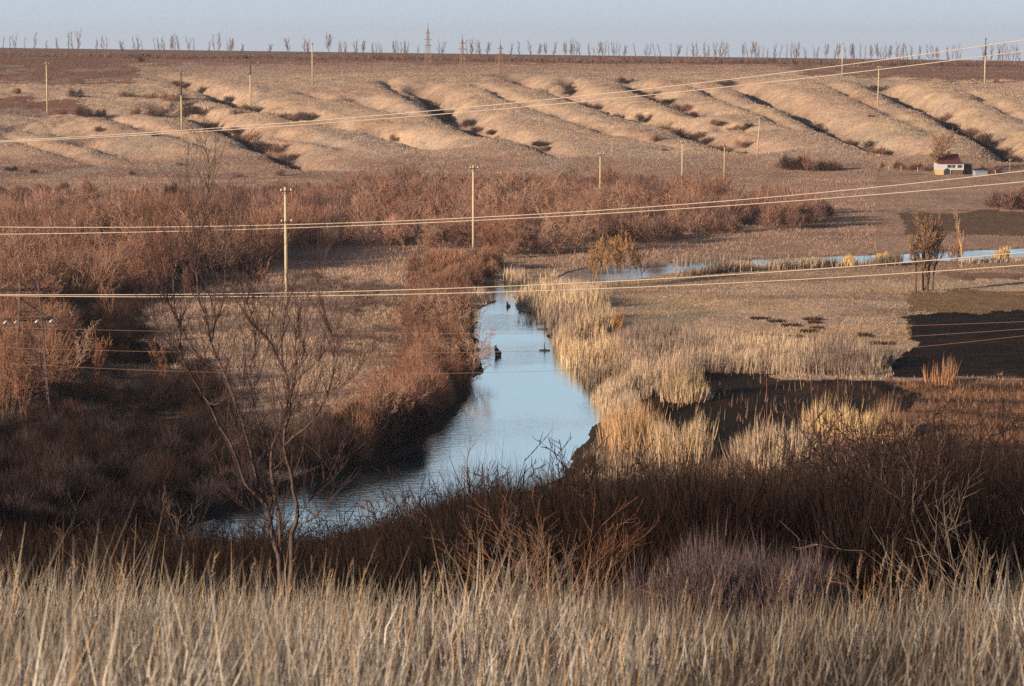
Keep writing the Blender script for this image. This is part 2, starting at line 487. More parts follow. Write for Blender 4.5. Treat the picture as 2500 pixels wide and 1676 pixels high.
nr, nc = GX.shape
idx = np.arange(nr * nc).reshape(nr, nc)
quads = np.stack([idx[:-1, :-1], idx[:-1, 1:], idx[1:, 1:], idx[1:, :-1]], -1).reshape(-1, 4)
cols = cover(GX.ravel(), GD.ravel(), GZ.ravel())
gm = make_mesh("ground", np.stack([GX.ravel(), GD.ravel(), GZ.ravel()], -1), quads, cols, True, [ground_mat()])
link("ground", gm, kind="structure", label="valley ground with dead grass, ploughed fields and gullied hillside", category="ground")

# ------------------------------------------------------------------ water
def water_mat():
    m, N, L, B = new_mat("river_water")
    B.inputs["Base Color"].default_value = (0.10, 0.16, 0.19, 1)
    B.inputs["Roughness"].default_value = 0.06
    B.inputs["Metallic"].default_value = 0.0
    B.inputs["IOR"].default_value = 2.3
    gl = N.new("ShaderNodeBsdfGlossy"); gl.inputs["Color"].default_value = (0.86, 1.0, 0.99, 1); gl.inputs["Roughness"].default_value = 0.07
    mxs = N.new("ShaderNodeMixShader"); mxs.inputs[0].default_value = 0.85
    L.new(B.outputs[0], mxs.inputs[1]); L.new(gl.outputs[0], mxs.inputs[2]); L.new(mxs.outputs[0], N["Material Output"].inputs["Surface"])
    tc = N.new("ShaderNodeTexCoord"); mp = N.new("ShaderNodeMapping"); mp.inputs["Scale"].default_value = (0.7, 1.1, 1)
    L.new(tc.outputs["Object"], mp.inputs["Vector"])
    n = N.new("ShaderNodeTexNoise"); n.inputs["Scale"].default_value = 2.2; n.inputs["Detail"].default_value = 5; n.inputs["Roughness"].default_value = 0.6
    L.new(mp.outputs[0], n.inputs["Vector"])
    n2 = N.new("ShaderNodeTexNoise"); n2.inputs["Scale"].default_value = 0.09; n2.inputs["Detail"].default_value = 2
    L.new(tc.outputs["Object"], n2.inputs["Vector"])
    r = N.new("ShaderNodeMapRange"); r.inputs["From Min"].default_value = 0.42; r.inputs["From Max"].default_value = 0.6
    r.inputs["To Min"].default_value = 0.06; r.inputs["To Max"].default_value = 0.30
    L.new(n2.outputs["Fac"], r.inputs["Value"])
    b = N.new("ShaderNodeBump"); b.inputs["Distance"].default_value = 0.12
    L.new(n.outputs["Fac"], b.inputs["Height"]); L.new(r.outputs[0], b.inputs["Strength"])
    L.new(b.outputs[0], B.inputs["Normal"]); L.new(b.outputs[0], gl.inputs["Normal"])
    return m
wx = np.linspace(-70, 110, 60); wy = np.linspace(98, 330, 80)
WX, WY = np.meshgrid(wx, wy)
wi = np.arange(WX.size).reshape(WX.shape)
wq = np.stack([wi[:-1, :-1], wi[:-1, 1:], wi[1:, 1:], wi[1:, :-1]], -1).reshape(-1, 4)
wm = make_mesh("river", np.stack([WX.ravel(), WY.ravel(), np.full(WX.size, WATER_Z)], -1), wq, None, True, [water_mat()])
link("river_water", wm, kind="structure", label="still pale blue river winding through the valley", category="river")

# ------------------------------------------------------------------ blades: thin triangles, one per twig or stalk
def rn(rng, n, a, b): return rng.uniform(a, b, n)

def jitter_cols(rng, n, pal, v=0.2):
    pal = np.asarray(pal, float)
    i = rng.integers(0, len(pal), n)
    c = pal[i] * (1 + rng.uniform(-v, v, (n, 1)))
    return np.clip(c, 0, 1)

def blades(base, tip, width, cols, bend=None):
    """triangles from base to tip, facing mostly the -Y half space, random twist"""
    n = len(base)
    d = tip - base
    ang = np.random.default_rng(n).uniform(-1.0, 1.0, n)
    side = np.stack([np.cos(ang), np.sin(ang), np.zeros(n)], -1)
    w = np.asarray(width).reshape(-1, 1) * 0.5
    if bend is None:
        v = np.stack([base - side * w, base + side * w, tip], 1).reshape(-1, 3)
        f = np.arange(n * 3).reshape(n, 3)
        c = np.repeat(cols, 3, 0)
        return v, f, c
    mid = base + d * 0.55 - bend * 0.5
    v = np.stack([base - side * w, base + side * w, mid + side * w * 0.8, mid - side * w * 0.8, tip + side * w * 0.1, tip - side * w * 0.1], 1).reshape(-1, 3)
    i = np.arange(n)[:, None] * 6
    f = np.concatenate([i + [0, 1, 2], i + [0, 2, 3], i + [3, 2, 4], i + [3, 4, 5]])
    c = np.repeat(cols, 6, 0)
    return v, f, c

class Bag:
    def __init__(s): s.v = []; s.f = []; s.c = []; s.n = 0
    def add(s, v, f, c):
        s.v.append(v); s.f.append(f + s.n); s.c.append(c); s.n += len(v)
    def mesh(s, name, mat, smooth=False):
        return make_mesh(name, np.concatenate(s.v), np.concatenate(s.f), np.concatenate(s.c), smooth, [mat])

def brush(rng, x, D, z, h, r, n, width, pal, up=0.6, v=0.25):
    """many bare bushes at once: n fine twigs per bush growing up and out of a dome"""
    m = len(x)
    X = np.repeat(x, n); Y = np.repeat(D, n); Z = np.repeat(z, n); Hh = np.repeat(h, n); Rr = np.repeat(r, n)
    N_ = m * n
    az = rn(rng, N_, 0, 2 * np.pi); rad = np.sqrt(rng.random(N_))
    # where the twig ends inside the dome
    el = np.arccos(rn(rng, N_, 0.0, 1.0) ** 0.8)
    sh = 0.45 + 0.55 * rng.random(N_) ** 0.5
    lob = 1 + 0.22 * np.sin(az * 3 + np.repeat(rng.uniform(0, 6, m), n)) + 0.12 * np.sin(az * 7 + np.repeat(rng.uniform(0, 6, m), n))
    tx = X + np.cos(az) * np.sin(el) * Rr * sh * lob
    ty = Y + np.sin(az) * np.sin(el) * Rr * sh * lob
    tz = Z + np.cos(el) * Hh * sh * (0.9 + 0.2 * rng.random(N_)) + 0.08 * Hh
    k = rn(rng, N_, 0.62, 0.93)
    deep = rng.random(N_) < 0.12
    k = np.where(deep, k * 0.4, k)
    bx = X + (tx - X) * k * 0.85 + rn(rng, N_, -.07, .07) * Rr; by = Y + (ty - Y) * k * 0.85 + rn(rng, N_, -.07, .07) * Rr
    bz = Z + (tz - Z) * k - 0.02 * Hh
    L = Hh * rn(rng, N_, 0.0, 0.14)
    tip = np.stack([tx + rn(rng, N_, -.09, .09) * Hh, ty + rn(rng, N_, -.09, .09) * Hh, tz + L * up], -1)
    base = np.stack([bx, by, bz], -1)
    pal = np.asarray(pal)
    bc = pal[rng.integers(0, len(pal), m)]
    bc = bc * (1 + 0.35 * fbm(x, D, 9, 2, 151))[:, None]
    c = np.repeat(bc, n, 0) * (1 + rng.uniform(-v, v, (N_, 1)))
    return blades(base, tip, width * rn(rng, N_, 0.6, 1.4), c)

def poly_world(pts, z=-23.6):
    return [tuple(float(v) for v in on_plane(px * K, py * K, z)) for px, py in pts]

def scatter(rng, pts, n, z=-23.6):
    W_ = np.array(poly_world(pts, z))
    lo, hi = W_.min(0), W_.max(0)
    out = []
    got = 0
    while got < n:
        q = rng.uniform(lo, hi, (n * 2, 2))
        q = q[inpoly(q[:, 0], q[:, 1], [tuple(w) for w in W_])]
        out.append(q); got += len(q)
        if len(q) == 0: break
    q = np.concatenate(out)[:n]
    return q[:, 0], q[:, 1]

def dry(x, D, margin=0.0):
    return Hg(x, D) > WATER_Z + margin

RUST = [(0.26, 0.135, 0.085), (0.22, 0.115, 0.075), (0.29, 0.155, 0.098), (0.18, 0.10, 0.072)]
MAUVE = [(0.25, 0.145, 0.11), (0.29, 0.175, 0.13), (0.20, 0.12, 0.09), (0.32, 0.17, 0.115)]
STRAW = [(0.46, 0.345, 0.23), (0.40, 0.30, 0.205), (0.50, 0.38, 0.245), (0.33, 0.24, 0.165)]
GOLD = [(0.54, 0.375, 0.18), (0.48, 0.34, 0.18), (0.56, 0.41, 0.23)]

# ------------------------------------------------------------------ valley scrub (uncountable masses)
rng = np.random.default_rng(5)
def scrub_mass(name, label, polys, mat, seed):
    rng = np.random.default_rng(seed)
    bag = Bag()
    for pts, n, hlo, hhi, tw, width, pal in polys:
        x, D = scatter(rng, pts, n)
        keep = dry(x, D, 0.05) & (fbm(x, D, 11, 3, seed) > -0.28)
        x, D = x[keep], D[keep]
        big = 0.5 + 0.5 * fbm(x, D, 18, 2, seed + 5)
        h = (hlo * .55 + (hhi * 1.1 - hlo * .55) * np.clip(big + rng.uniform(-.38, .38, len(x)), 0, 1) ** 1.3)
        v, f, c = brush(rng, x, D, Hg(x, D), h, h * rng.uniform(0.45, 0.75, len(x)), tw, width, pal)
        bag.add(v, f, c)
    return link(name, bag.mesh(name, mat), kind="stuff", label=label, category="scrub")

scrub_mass("scrub_thicket", "wide belt of bare mauve-brown scrub across the middle of the valley", [
    ([(640, 560), (800, 582), (870, 576), (1060, 574), (1180, 592), (1280, 588), (1300, 556), (1500, 562), (1570, 546), (1700, 538), (1720, 520), (1660, 470), (1500, 452), (1250, 440), (1100, 438), (900, 442), (860, 462), (640, 500)], 760, 2.2, 4.6, 520, 0.055, MAUVE),
    ([(1640, 520), (1760, 530), (1900, 528), (1900, 492), (1780, 486), (1640, 490)], 60, 2.6, 5.0, 520, 0.055, MAUVE),
    ([(-250, 500), (640, 500), (640, 572), (-250, 560)], 380, 2.6, 4.8, 480, 0.055, MAUVE),
], M_TWIG, 12)
scrub_mass("willow_scrub", "tall rust-brown scrub filling the left side of the valley", [
    ([(-250, 560), (330, 565), (660, 590), (600, 622), (380, 640), (330, 690), (200, 712), (-250, 730)], 380, 3.0, 6.0, 620, 0.05, RUST),
    ([(-200, 740), (160, 760), (120, 900), (60, 1000), (-200, 1010)], 46, 2.0, 4.6, 700, 0.035, RUST),
], M_TWIG, 22)
scrub_mass("riverbank_scrub", "dense rust-coloured scrub along the left bank of the river", [
    ([(955, 690), (1045, 700), (1058, 750), (1066, 800), (1066, 850), (1048, 890), (1012, 925), (962, 972), (905, 1010), (850, 1040), (800, 1056), (790, 1030), (870, 970), (925, 900), (945, 800)], 330, 1.5, 3.2, 850, 0.028, RUST),
    ([(930, 620), (1130, 600), (1150, 630), (1060, 660), (940, 680)], 90, 1.6, 3.0, 420, 0.05, RUST),
], M_TWIG, 32)

# thicket on near left bank and hillside, its shade put into both palettes
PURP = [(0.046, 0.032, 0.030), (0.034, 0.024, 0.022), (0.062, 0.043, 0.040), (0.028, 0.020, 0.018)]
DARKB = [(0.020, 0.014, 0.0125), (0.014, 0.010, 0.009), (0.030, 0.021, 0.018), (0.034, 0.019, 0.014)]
def near_scrub():
    rng = np.random.default_rng(41)
    bag = Bag()
    # far side of the near reach, left
    x, D = scatter(rng, [(-200, 1010), (250, 1000), (560, 1010), (700, 1060), (560, 1130), (420, 1185), (280, 1240), (-200, 1300)], 520)
    k = dry(x, D, 0.05); x, D = x[k], D[k]
    h = rng.uniform(0.7, 2.0, len(x))
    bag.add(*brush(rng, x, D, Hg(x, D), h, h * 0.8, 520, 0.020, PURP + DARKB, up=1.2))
    # taller dark bushes leaning over the water's edge
    x, D = scatter(rng, [(720, 1078), (800, 1056), (860, 1035), (930, 1008), (960, 985), (900, 985), (780, 1020), (700, 1045)], 70)
    k = dry(x, D, 0.03); x, D = x[k], D[k]
    h = rng.uniform(1.4, 3.0, len(x))
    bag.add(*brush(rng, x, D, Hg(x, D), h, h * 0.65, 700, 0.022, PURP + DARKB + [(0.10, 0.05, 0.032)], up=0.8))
    # low growth filling the shaded hollow behind it
    x, D = scatter(rng, [(-250, 700), (200, 720), (340, 700), (330, 790), (500, 880), (560, 990), (300, 1010), (-250, 1010)], 520)
    k = fbm(x, D, 9, 2, 44) > -.2; x, D = x[k], D[k]
    h = rng.uniform(0.5, 1.9, len(x))
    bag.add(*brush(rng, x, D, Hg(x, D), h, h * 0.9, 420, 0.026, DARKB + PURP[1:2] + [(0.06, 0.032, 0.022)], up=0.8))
    # grey-brown patches on the left bank meadow
    x, D = scatter(rng, [(350, 690), (600, 640), (920, 620), (930, 800), (900, 930), (780, 1040), (560, 1000), (480, 880), (340, 790)], 700)
    k = fbm(x, D * .6, 6, 3, 47) > .08; x, D = x[k], D[k]
    h = rng.uniform(0.25, 0.9, len(x))
    bag.add(*brush(rng, x, D, Hg(x, D), h, h * 1.5, 220, 0.026, [(0.16, 0.11, 0.09), (0.20, 0.14, 0.11), (0.12, 0.08, 0.065)], up=0.8))
    # near hillside down to the water, tops follow the hillside's uneven skyline
    topx = np.array([-100, 0, 200, 380, 460, 560, 700, 800, 900, 960, 1000, 1100, 1250, 1400, 1600, 1750, 1900, 2000, 2100, 2200, 2339, 2500]) * K
    topy = np.array([1190, 1200, 1212, 1222, 1232, 1236, 1232, 1213, 1193, 1165, 1130, 1105, 1092, 1075, 1060, 1085, 1075, 1050, 1000, 965, 940, 930]) * K
    n = 2600
    D = 34 + (112 - 34) * rng.random(n) ** 1.0
    x = rng.uniform(-0.25, 0.25, n) * D
    px = CX + F * x / D
    ytop = np.interp(px, topx, topy) + rng.uniform(-8, 60, n) + 42 * fbm(px * .02, D * .25, 2.2, 2, 46)
    a, b = ray(px, ytop)
    z = Hg(x, D)
    h = b * D - z
    k = (h > 0.5) & dry(x, D, 0.05)
    x, D, z, h = x[k], D[k], z[k], h[k]
    h = np.minimum(h, rng.uniform(2.2, 4.6, len(h)))
    wid = 0.006 + D * 0.00010
    for lo, hi, tw in ((0, 55, 620), (55, 85, 480), (85, 200, 380)):
        m = (D >= lo) & (D < hi)
        if m.any():
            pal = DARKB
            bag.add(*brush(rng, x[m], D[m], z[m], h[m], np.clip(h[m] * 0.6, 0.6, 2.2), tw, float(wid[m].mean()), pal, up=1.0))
    return link("hillside_scrub", bag.mesh("hillside_scrub", M_TWIG), kind="stuff", label="dark tangled scrub on the shaded slope behind the foreground grass", category="scrub")
near_scrub()

# lilac-grey dead bushes right of centre, in front of the dark scrub
def heath():
    rng = np.random.default_rng(77)
    bag = Bag()
    n = 260
    D = rng.uniform(30, 37, n)
    px = rng.normal(1800, 165, n); 
    x = (px - CX) / F * D
    z = Hg(x, D)
    ytop = 1318 + 45 * np.abs((px - 1800) / 190) ** 1.6 + rng.uniform(-10, 80, n) + 45 * fbm(px, px * 0, 60, 2, 7)
    a, b = ray(px, ytop)
    h = np.clip(b * D - z, 0.3, 3.2)
    bag.add(*brush(rng, x, D, z, h, h * 0.35, 300, 0.009, [(0.115, 0.082, 0.082), (0.14, 0.10, 0.096), (0.09, 0.064, 0.063)], up=1.2))
    return link("pale_heath", bag.mesh("pale_heath", M_TWIG), kind="stuff", label="lilac-grey dead undergrowth in front of the dark scrub", category="undergrowth")
heath()

# ------------------------------------------------------------------ reeds
def reeds(name, label, beds, seed):
    rng = np.random.default_rng(seed)
    bag = Bag()
    for pts, n, hlo, hhi, width, pal in beds:
        x, D = scatter(rng, pts, n)
        cl = fbm(x, D, 3.2, 3, seed + 3)
        k = (cl > -0.05 + 0.2 * rng.standard_normal(len(x))) & (Hg(x, D) > WATER_Z - 0.7)
        x, D, cl = x[k], D[k], cl[k]
        m = len(x)
        z = Hg(x, D)
        h = rng.uniform(hlo * .45, hhi * .82, m) * (0.85 + 0.6 * cl)
        tip = np.stack([x + rng.normal(0.06, 0.10, m) * h, D + rng.normal(0, 0.10, m) * h, z + h], -1)
        bend = np.stack([rng.normal(0, .08, m) * h, rng.normal(0, .08, m) * h, np.zeros(m)], -1)
        c = jitter_cols(rng, m, pal, 0.22)
        tone = fbm(x, D * .6, 5, 3, seed + 9)[:, None]
        c = c * (1 + 0.8 * np.clip(tone, -.6, .4)) * np.where(tone < -.05, np.array([[0.92, .92, 1.02]]), 1)
        v, f, cc = blades(np.stack([x, D, z - 0.05], -1), tip, width * rng.uniform(0.6, 1.5, m), c, bend)
        bag.add(v, f, cc)
    return link(name, bag.mesh(name, M_GRASS), kind="stuff", label=label, category="reeds")

reeds("reeds_by_the_bend", "pale reed bed on the inside of the river bend", [
    ([(1178, 690), (1240, 722), (1262, 772), (1300, 800), (1390, 745), (1395, 690), (1330, 660), (1230, 662)], 9000, 1.3, 2.1, 0.05, STRAW + [(0.58, 0.44, 0.23)]),
    ([(1262, 790), (1300, 826), (1345, 882), (1440, 900), (1440, 830), (1380, 790), (1400, 740), (1320, 760)], 9000, 1.2, 2.0, 0.045, GOLD + STRAW),
], 61)
reeds("reed_bed", "broad straw-coloured reed bed right of the river", [
    ([(1400, 800), (1470, 920), (1600, 860), (1760, 860), (1990, 866), (2040, 830), (1980, 800), (1800, 810), (1600, 790), (1450, 770)], 26000, 1.0, 1.9, 0.042, STRAW + [(0.42, 0.32, 0.23)]),
    ([(1345, 900), (1390, 935), (1390, 985), (1440, 1000), (1460, 950), (1440, 925), (1450, 880)], 3600, 1.2, 2.0, 0.04, STRAW),
], 62)
def clump(label, pts, n, hlo, hhi, pal, seed, width=0.04):
    rng = np.random.default_rng(seed)
    W_ = np.array(poly_world(pts)); m_ = W_.mean(0)
    ex = (W_[:, 0].max() - W_[:, 0].min()) * .5; ed = (W_[:, 1].max() - W_[:, 1].min()) * .5
    q = rng.standard_normal((n, 2)); q /= np.maximum(1, np.linalg.norm(q, axis=1, keepdims=True) / rng.uniform(.9, 1.9, (n, 1)))
    x = m_[0] + q[:, 0] * ex * .8; D = m_[1] + q[:, 1] * ed * .8
    k = fbm(x, D, 1.1, 3, seed) > -.18 + rng.normal(0, .12, n); x, D = x[k], D[k]; n = len(x)
    cx, cd = float(x.mean()), float(D.mean()); cz = float(Hg(cx, cd))
    z = Hg(x, D)
    r = np.hypot(x - cx, (D - cd) * 0.6)
    h = rng.uniform(hlo * .6, hhi * 1.15, n) * (1 - 0.35 * (r / r.max()) ** 2) * (0.8 + .6 * fbm(x, D, 1.4, 2, seed + 4))
    tip = np.stack([x + rng.normal(0.04, .08, n) * h + (x - cx) * 0.12, D + rng.normal(0, .08, n) * h, z + h], -1)
    bend = np.stack([rng.normal(0, .08, n) * h, rng.normal(0, .08, n) * h, np.zeros(n)], -1)
    v, f, c = blades(np.stack([x, D, z - .05], -1), tip, width * rng.uniform(.6, 1.5, n), jitter_cols(rng, n, pal, .2), bend)
    v = v - np.array([cx, cd, cz])
    me = make_mesh("reed_clump", v, f, c, False, [M_GRASS])
    return thing("reed_clump", label, "reed clump", (cx, cd, cz), group="separate reed clumps right of the river", data=me)
clump("golden reed clump standing alone above the burnt patch", [(1520, 905), (1600, 905), (1605, 925), (1525, 928)], 1300, 1.3, 2.0, GOLD + STRAW, 1)
clump("brightest yellow reed clump on the right of the burnt ground", [(1868, 985), (1975, 980), (1985, 1008), (1880, 1012)], 2200, 1.4, 2.1, [(0.62, 0.44, 0.22), (0.56, 0.40, 0.21)], 2)
clump("brownish reed clump directly right of the brightest yellow clump", [(1985, 985), (2055, 985), (2060, 1008), (1990, 1010)], 900, 1.2, 1.9, [(0.40, 0.26, 0.15), (0.34, 0.2, 0.12)], 3)
clump("tall feathery reed clump below the burnt ground", [(1690, 1045), (1800, 1038), (1850, 1068), (1710, 1080)], 2600, 1.6, 2.3, STRAW, 4)
clump("pale feathery reed clump nearest the water on the right bank", [(1500, 1025), (1590, 1015), (1600, 1055), (1510, 1065)], 2300, 1.5, 2.3, STRAW + GOLD, 5)
clump("leaning orange-brown reed clump at the river's edge", [(1385, 1000), (1480, 990), (1490, 1025), (1400, 1035)], 1300, 1.4, 2.2, [(0.52, 0.33, 0.16), (0.46, 0.3, 0.17)], 6)
clump("small rusty reed tuft on the edge of the black field", [(2132, 872), (2170, 872), (2168, 884), (2134, 884)], 380, 1.1, 1.7, [(0.45, 0.25, 0.13), (0.38, 0.2, 0.1)], 7)
clump("dark reed tuft on the right of the wet neck of the river", [(1180, 722), (1232, 728), (1230, 734), (1180, 730)], 380, 0.9, 1.3, [(0.28, 0.18, 0.11)], 8)
reeds("creekside_reeds", "low straw reeds lining the far narrow creek", [
    ([(1530, 596), (1640, 592), (1750, 586), (1750, 594), (1640, 600), (1530, 606)], 6000, 1.5, 2.4, 0.07, STRAW),
    ([(1540, 626), (1640, 616), (1760, 610), (1900, 605), (2060, 601), (2060, 606), (1900, 610), (1760, 616), (1640, 622), (1540, 632)], 6500, 0.9, 1.7, 0.07, STRAW),
    ([(1150, 628), (1270, 634), (1262, 642), (1200, 648), (1150, 642)], 3800, 1.7, 2.6, 0.06, STRAW),
    ([(1055, 668), (1100, 660), (1110, 672), (1060, 684)], 900, 1.0, 1.6, 0.05, STRAW),
    ([(1360, 612), (1520, 600), (1520, 606), (1360, 618)], 700, 0.8, 1.4, 0.07, GOLD),
    ([(2200, 596), (2420, 588), (2420, 594), (2200, 602)], 700, 0.5, 0.9, 0.07, STRAW),
], 63)

reeds("scattered_stalks", "thin leftover reed stalks scattered over the burnt ground", [
    ([(1430, 960), (1600, 850), (1850, 866), (2080, 900), (2010, 945), (1760, 985), (1600, 1020)], 520, 0.3, 1.2, 0.035, [(0.34, 0.19, 0.10), (0.26, 0.14, 0.08), (0.42, 0.27, 0.15)]),
    ([(2020, 875), (2500, 868), (2500, 1060), (2200, 1080), (1990, 1010)], 4200, 0.12, 0.42, 0.03, [(0.24, 0.125, 0.07), (0.17, 0.09, 0.05), (0.32, 0.18, 0.10)]),
    ([(1800, 985), (2050, 1000), (2150, 1090), (1850, 1110)], 3200, 0.2, 0.7, 0.03, [(0.32, 0.19, 0.12), (0.42, 0.27, 0.17), (0.26, 0.15, 0.10)]),
    ([(1330, 1010), (1500, 1000), (1720, 1060), (1700, 1110), (1330, 1100)], 3600, 0.3, 1.1, 0.03, [(0.34, 0.23, 0.15), (0.40, 0.28, 0.18)]),
], 64)

# ------------------------------------------------------------------ dead grass over the valley floor and hillside
def grass_cover():
    rng = np.random.default_rng(81)
    bag = Bag()
    # valley floor
    n = 420000
    D = 115 + (440 - 115) * rng.random(n) ** 1.15
    x = rng.uniform(-0.235, 0.235, n) * D
    z = Hg(x, D)
    c = cover(x, D, z)
    lum = c.sum(1)
    cl = fbm(x, D, 2.6, 3, 83)
    k = (z > WATER_Z + 0.05) & (lum > 0.16) & (cl > -0.2 + 0.3 * rng.standard_normal(n))
    x, D, z, c = x[k], D[k], z[k], c[k]; m = len(x)
    h = rng.uniform(0.10, 0.42, m) * (0.7 + 0.6 * (fbm(x, D, 9, 2, 84) + .5))
    px, py = proj(x, D, z); px = px / K; py = py / K
    short = ((px > 1390) & (py > 590) & (py < 800)) | ((px > 2000) & (py < 720))
    h = h * np.where(short, .45, 1) * np.interp(D, [240, 320], [1, .65])
    c = np.clip(c * rng.uniform(0.8, np.where(short, 1.15, 1.4)[:, None], (m, 1)), 0, 1)
    bag.add(*blades(np.stack([x, D, z - .03], -1), np.stack([x + rng.normal(0.12, .3, m) * h, D + rng.normal(0, .3, m) * h, z + h], -1), 0.012 + D * 0.00022, c))
    # hillside
    n = 200000
    D = rng.uniform(440, 840, n)
    x = rng.uniform(-0.235, 0.235, n) * D
    z = Hg(x, D)
    c = cover(x, D, z)
    c = np.clip(c * rng.uniform(0.85, 1.2, (n, 1)), 0, 1)
    h = rng.uniform(0.10, 0.32, n)
    bag.add(*blades(np.stack([x, D, z - .03], -1), np.stack([x + rng.normal(0, .3, n) * h, D + rng.normal(0, .3, n) * h, z + h], -1), 0.16, c))
    return link("dead_grass", bag.mesh("dead_grass", M_GRASS), kind="stuff", label="short dead grass covering valley floor and hillside", category="grass")
grass_cover()

# ------------------------------------------------------------------ foreground grass
def fore_grass():
    rng = np.random.default_rng(91)
    bag = Bag()
    def lay(n, d0, d1, hlo, hhi, width, pal, lean, msk=None, clus=0.35):
        D = rng.uniform(d0, d1, n)
        x = rng.uniform(-0.25, 0.25, n) * D
        px = CX + F * x / D
        cl = fbm(x, D, 0.9, 2, 95)
        k = cl > -0.1 + clus * rng.standard_normal(n)
        if msk is not None: k &= rng.random(n) < msk(px)
        x, D, px = x[k], D[k], px[k]; m = len(x)
        z = Hg(x, D)
        tall = 0.85 + 0.75 * fbm(x, D, 1.8, 3, 96)
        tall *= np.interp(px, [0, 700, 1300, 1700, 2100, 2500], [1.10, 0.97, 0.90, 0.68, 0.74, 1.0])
        h = rng.uniform(hlo, hhi, m) * tall
        lx = rng.normal(0.10, lean, m); ly = rng.normal(0, lean, m)
        tip = np.stack([x + lx * h, D + ly * h, z + h * np.sqrt(np.clip(1 - lx ** 2 - ly ** 2, .2, 1))], -1)
        bend = np.stack([rng.normal(0, .12, m) * h, rng.normal(0, .12, m) * h, rng.normal(-.05, .05, m) * h], -1)
        c = jitter_cols(rng, m, pal, 0.28)
        c = c * (np.interp(px, [0, 1500, 1850, 2200, 2500], [1, .95, .62, .60, .75]) * (1 + .55 * fbm(x, D, 3, 2, 97)))[:, None]  # shade on the right-hand grass is painted into the blade colour
        bag.add(*blades(np.stack([x, D, z - .04], -1), tip, width * rng.uniform(.5, 1.4, m), c, bend))
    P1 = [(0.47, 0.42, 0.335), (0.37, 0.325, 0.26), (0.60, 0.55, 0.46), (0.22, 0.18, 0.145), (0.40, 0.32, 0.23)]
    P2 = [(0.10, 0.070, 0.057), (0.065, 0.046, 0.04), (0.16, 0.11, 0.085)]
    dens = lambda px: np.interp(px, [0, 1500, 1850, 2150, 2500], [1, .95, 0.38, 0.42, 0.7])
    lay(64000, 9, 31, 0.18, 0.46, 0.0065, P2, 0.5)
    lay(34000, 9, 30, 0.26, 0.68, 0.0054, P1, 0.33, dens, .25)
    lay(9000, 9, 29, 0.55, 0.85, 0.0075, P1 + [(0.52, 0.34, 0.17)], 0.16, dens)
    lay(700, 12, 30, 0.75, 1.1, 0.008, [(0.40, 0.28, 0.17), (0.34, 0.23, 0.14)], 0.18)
    n = 230
    D = rng.uniform(11, 27, n); x = rng.uniform(-.24, .24, n) * D; z = Hg(x, D)
    h = rng.uniform(.4, .78, n); lx = rng.normal(.1, .2, n)
    top = np.stack([x + lx * h, D + rng.normal(0, .1, n) * h, z + h], -1)
    c = jitter_cols(rng, n, [(0.34, 0.24, 0.15), (0.26, 0.18, 0.12), (0.40, 0.31, 0.21)], .2)
    bag.add(*blades(np.stack([x, D, z - .04], -1), top, .0045, c, np.zeros((n, 3))))
    for j in range(5):
        off = rng.normal(0, .008, (n, 3)); hd = top - np.stack([lx * .05 * j, 0 * lx, np.full(n, .035 * j)], -1)
        bag.add(*blades(hd, hd + off * 2 + np.stack([lx * .05 + .01, 0 * lx, np.full(n, .06)], -1), .008, c))
    return link("tall_dry_grass", bag.mesh("tall_dry_grass", M_GRASS), kind="stuff", label="tall straw-coloured dry grass filling the foreground", category="grass")
fore_grass()

# ------------------------------------------------------------------ tubes
def tubes(segs, k=5):
    """segs: array (n, 8) p0 p1 r0 r1 -> separate tapered prisms"""
    s = np.asarray(segs, float)
    p0, p1, r0, r1 = s[:, :3], s[:, 3:6], s[:, 6], s[:, 7]
    d = p1 - p0; d /= np.linalg.norm(d, axis=1, keepdims=True) + 1e-9
    ref = np.where(np.abs(d[:, 2:3]) > .9, [[1., 0, 0]], [[0, 0, 1.]])
    u = np.cross(d, ref); u /= np.linalg.norm(u, axis=1, keepdims=True)
    w = np.cross(d, u)
    v = []
    for P_, r in ((p0, r0), (p1, r1)):
        for i in range(k):
            a = 2 * math.pi * i / k
            v.append(P_ + (u * math.cos(a) + w * math.sin(a)) * r[:, None])
    v = np.stack(v, 1).reshape(-1, 3)
    b = (np.arange(len(s)) * 2 * k)[:, None]
    f = []
    for i in range(k):
        j = (i + 1) % k
        f.append(b + np.array([[i, k + i, k + j, j]]))
    return v, np.concatenate(f)

def polytube(pts, rad, k=8, cap=True):
    """one joined tapering tube along a polyline"""
    pts = np.asarray(pts, float); n = len(pts)
    rad = np.broadcast_to(np.asarray(rad, float), (n,))
    t = np.gradient(pts, axis=0); t /= np.linalg.norm(t, axis=1, keepdims=True) + 1e-12
    ref = np.array([0., 1., 0.]) if abs(t[0][1]) < .9 else np.array([1., 0, 0])
    v = []
    for i in range(n):
        u = np.cross(t[i], ref); u /= np.linalg.norm(u) + 1e-12
        w = np.cross(t[i], u)
        for j in range(k):
            a = 2 * math.pi * j / k
            v.append(pts[i] + (u * math.cos(a) + w * math.sin(a)) * rad[i])
    f = []
    for i in range(n - 1):
        for j in range(k):
            j2 = (j + 1) % k
            f.append([i * k + j, i * k + j2, (i + 1) * k + j2, (i + 1) * k + j])
    if cap:
        v.append(pts[0]); v.append(pts[-1])
        a, b = len(v) - 2, len(v) - 1
        for j in range(k):
            j2 = (j + 1) % k
            f.append([a, j2, j, a]); f.append([b, (n - 1) * k + j, (n - 1) * k + j2, b])
    f = [q if q[0] != q[3] else q[:3] + [q[0]] for q in f]
    return np.array(v), f

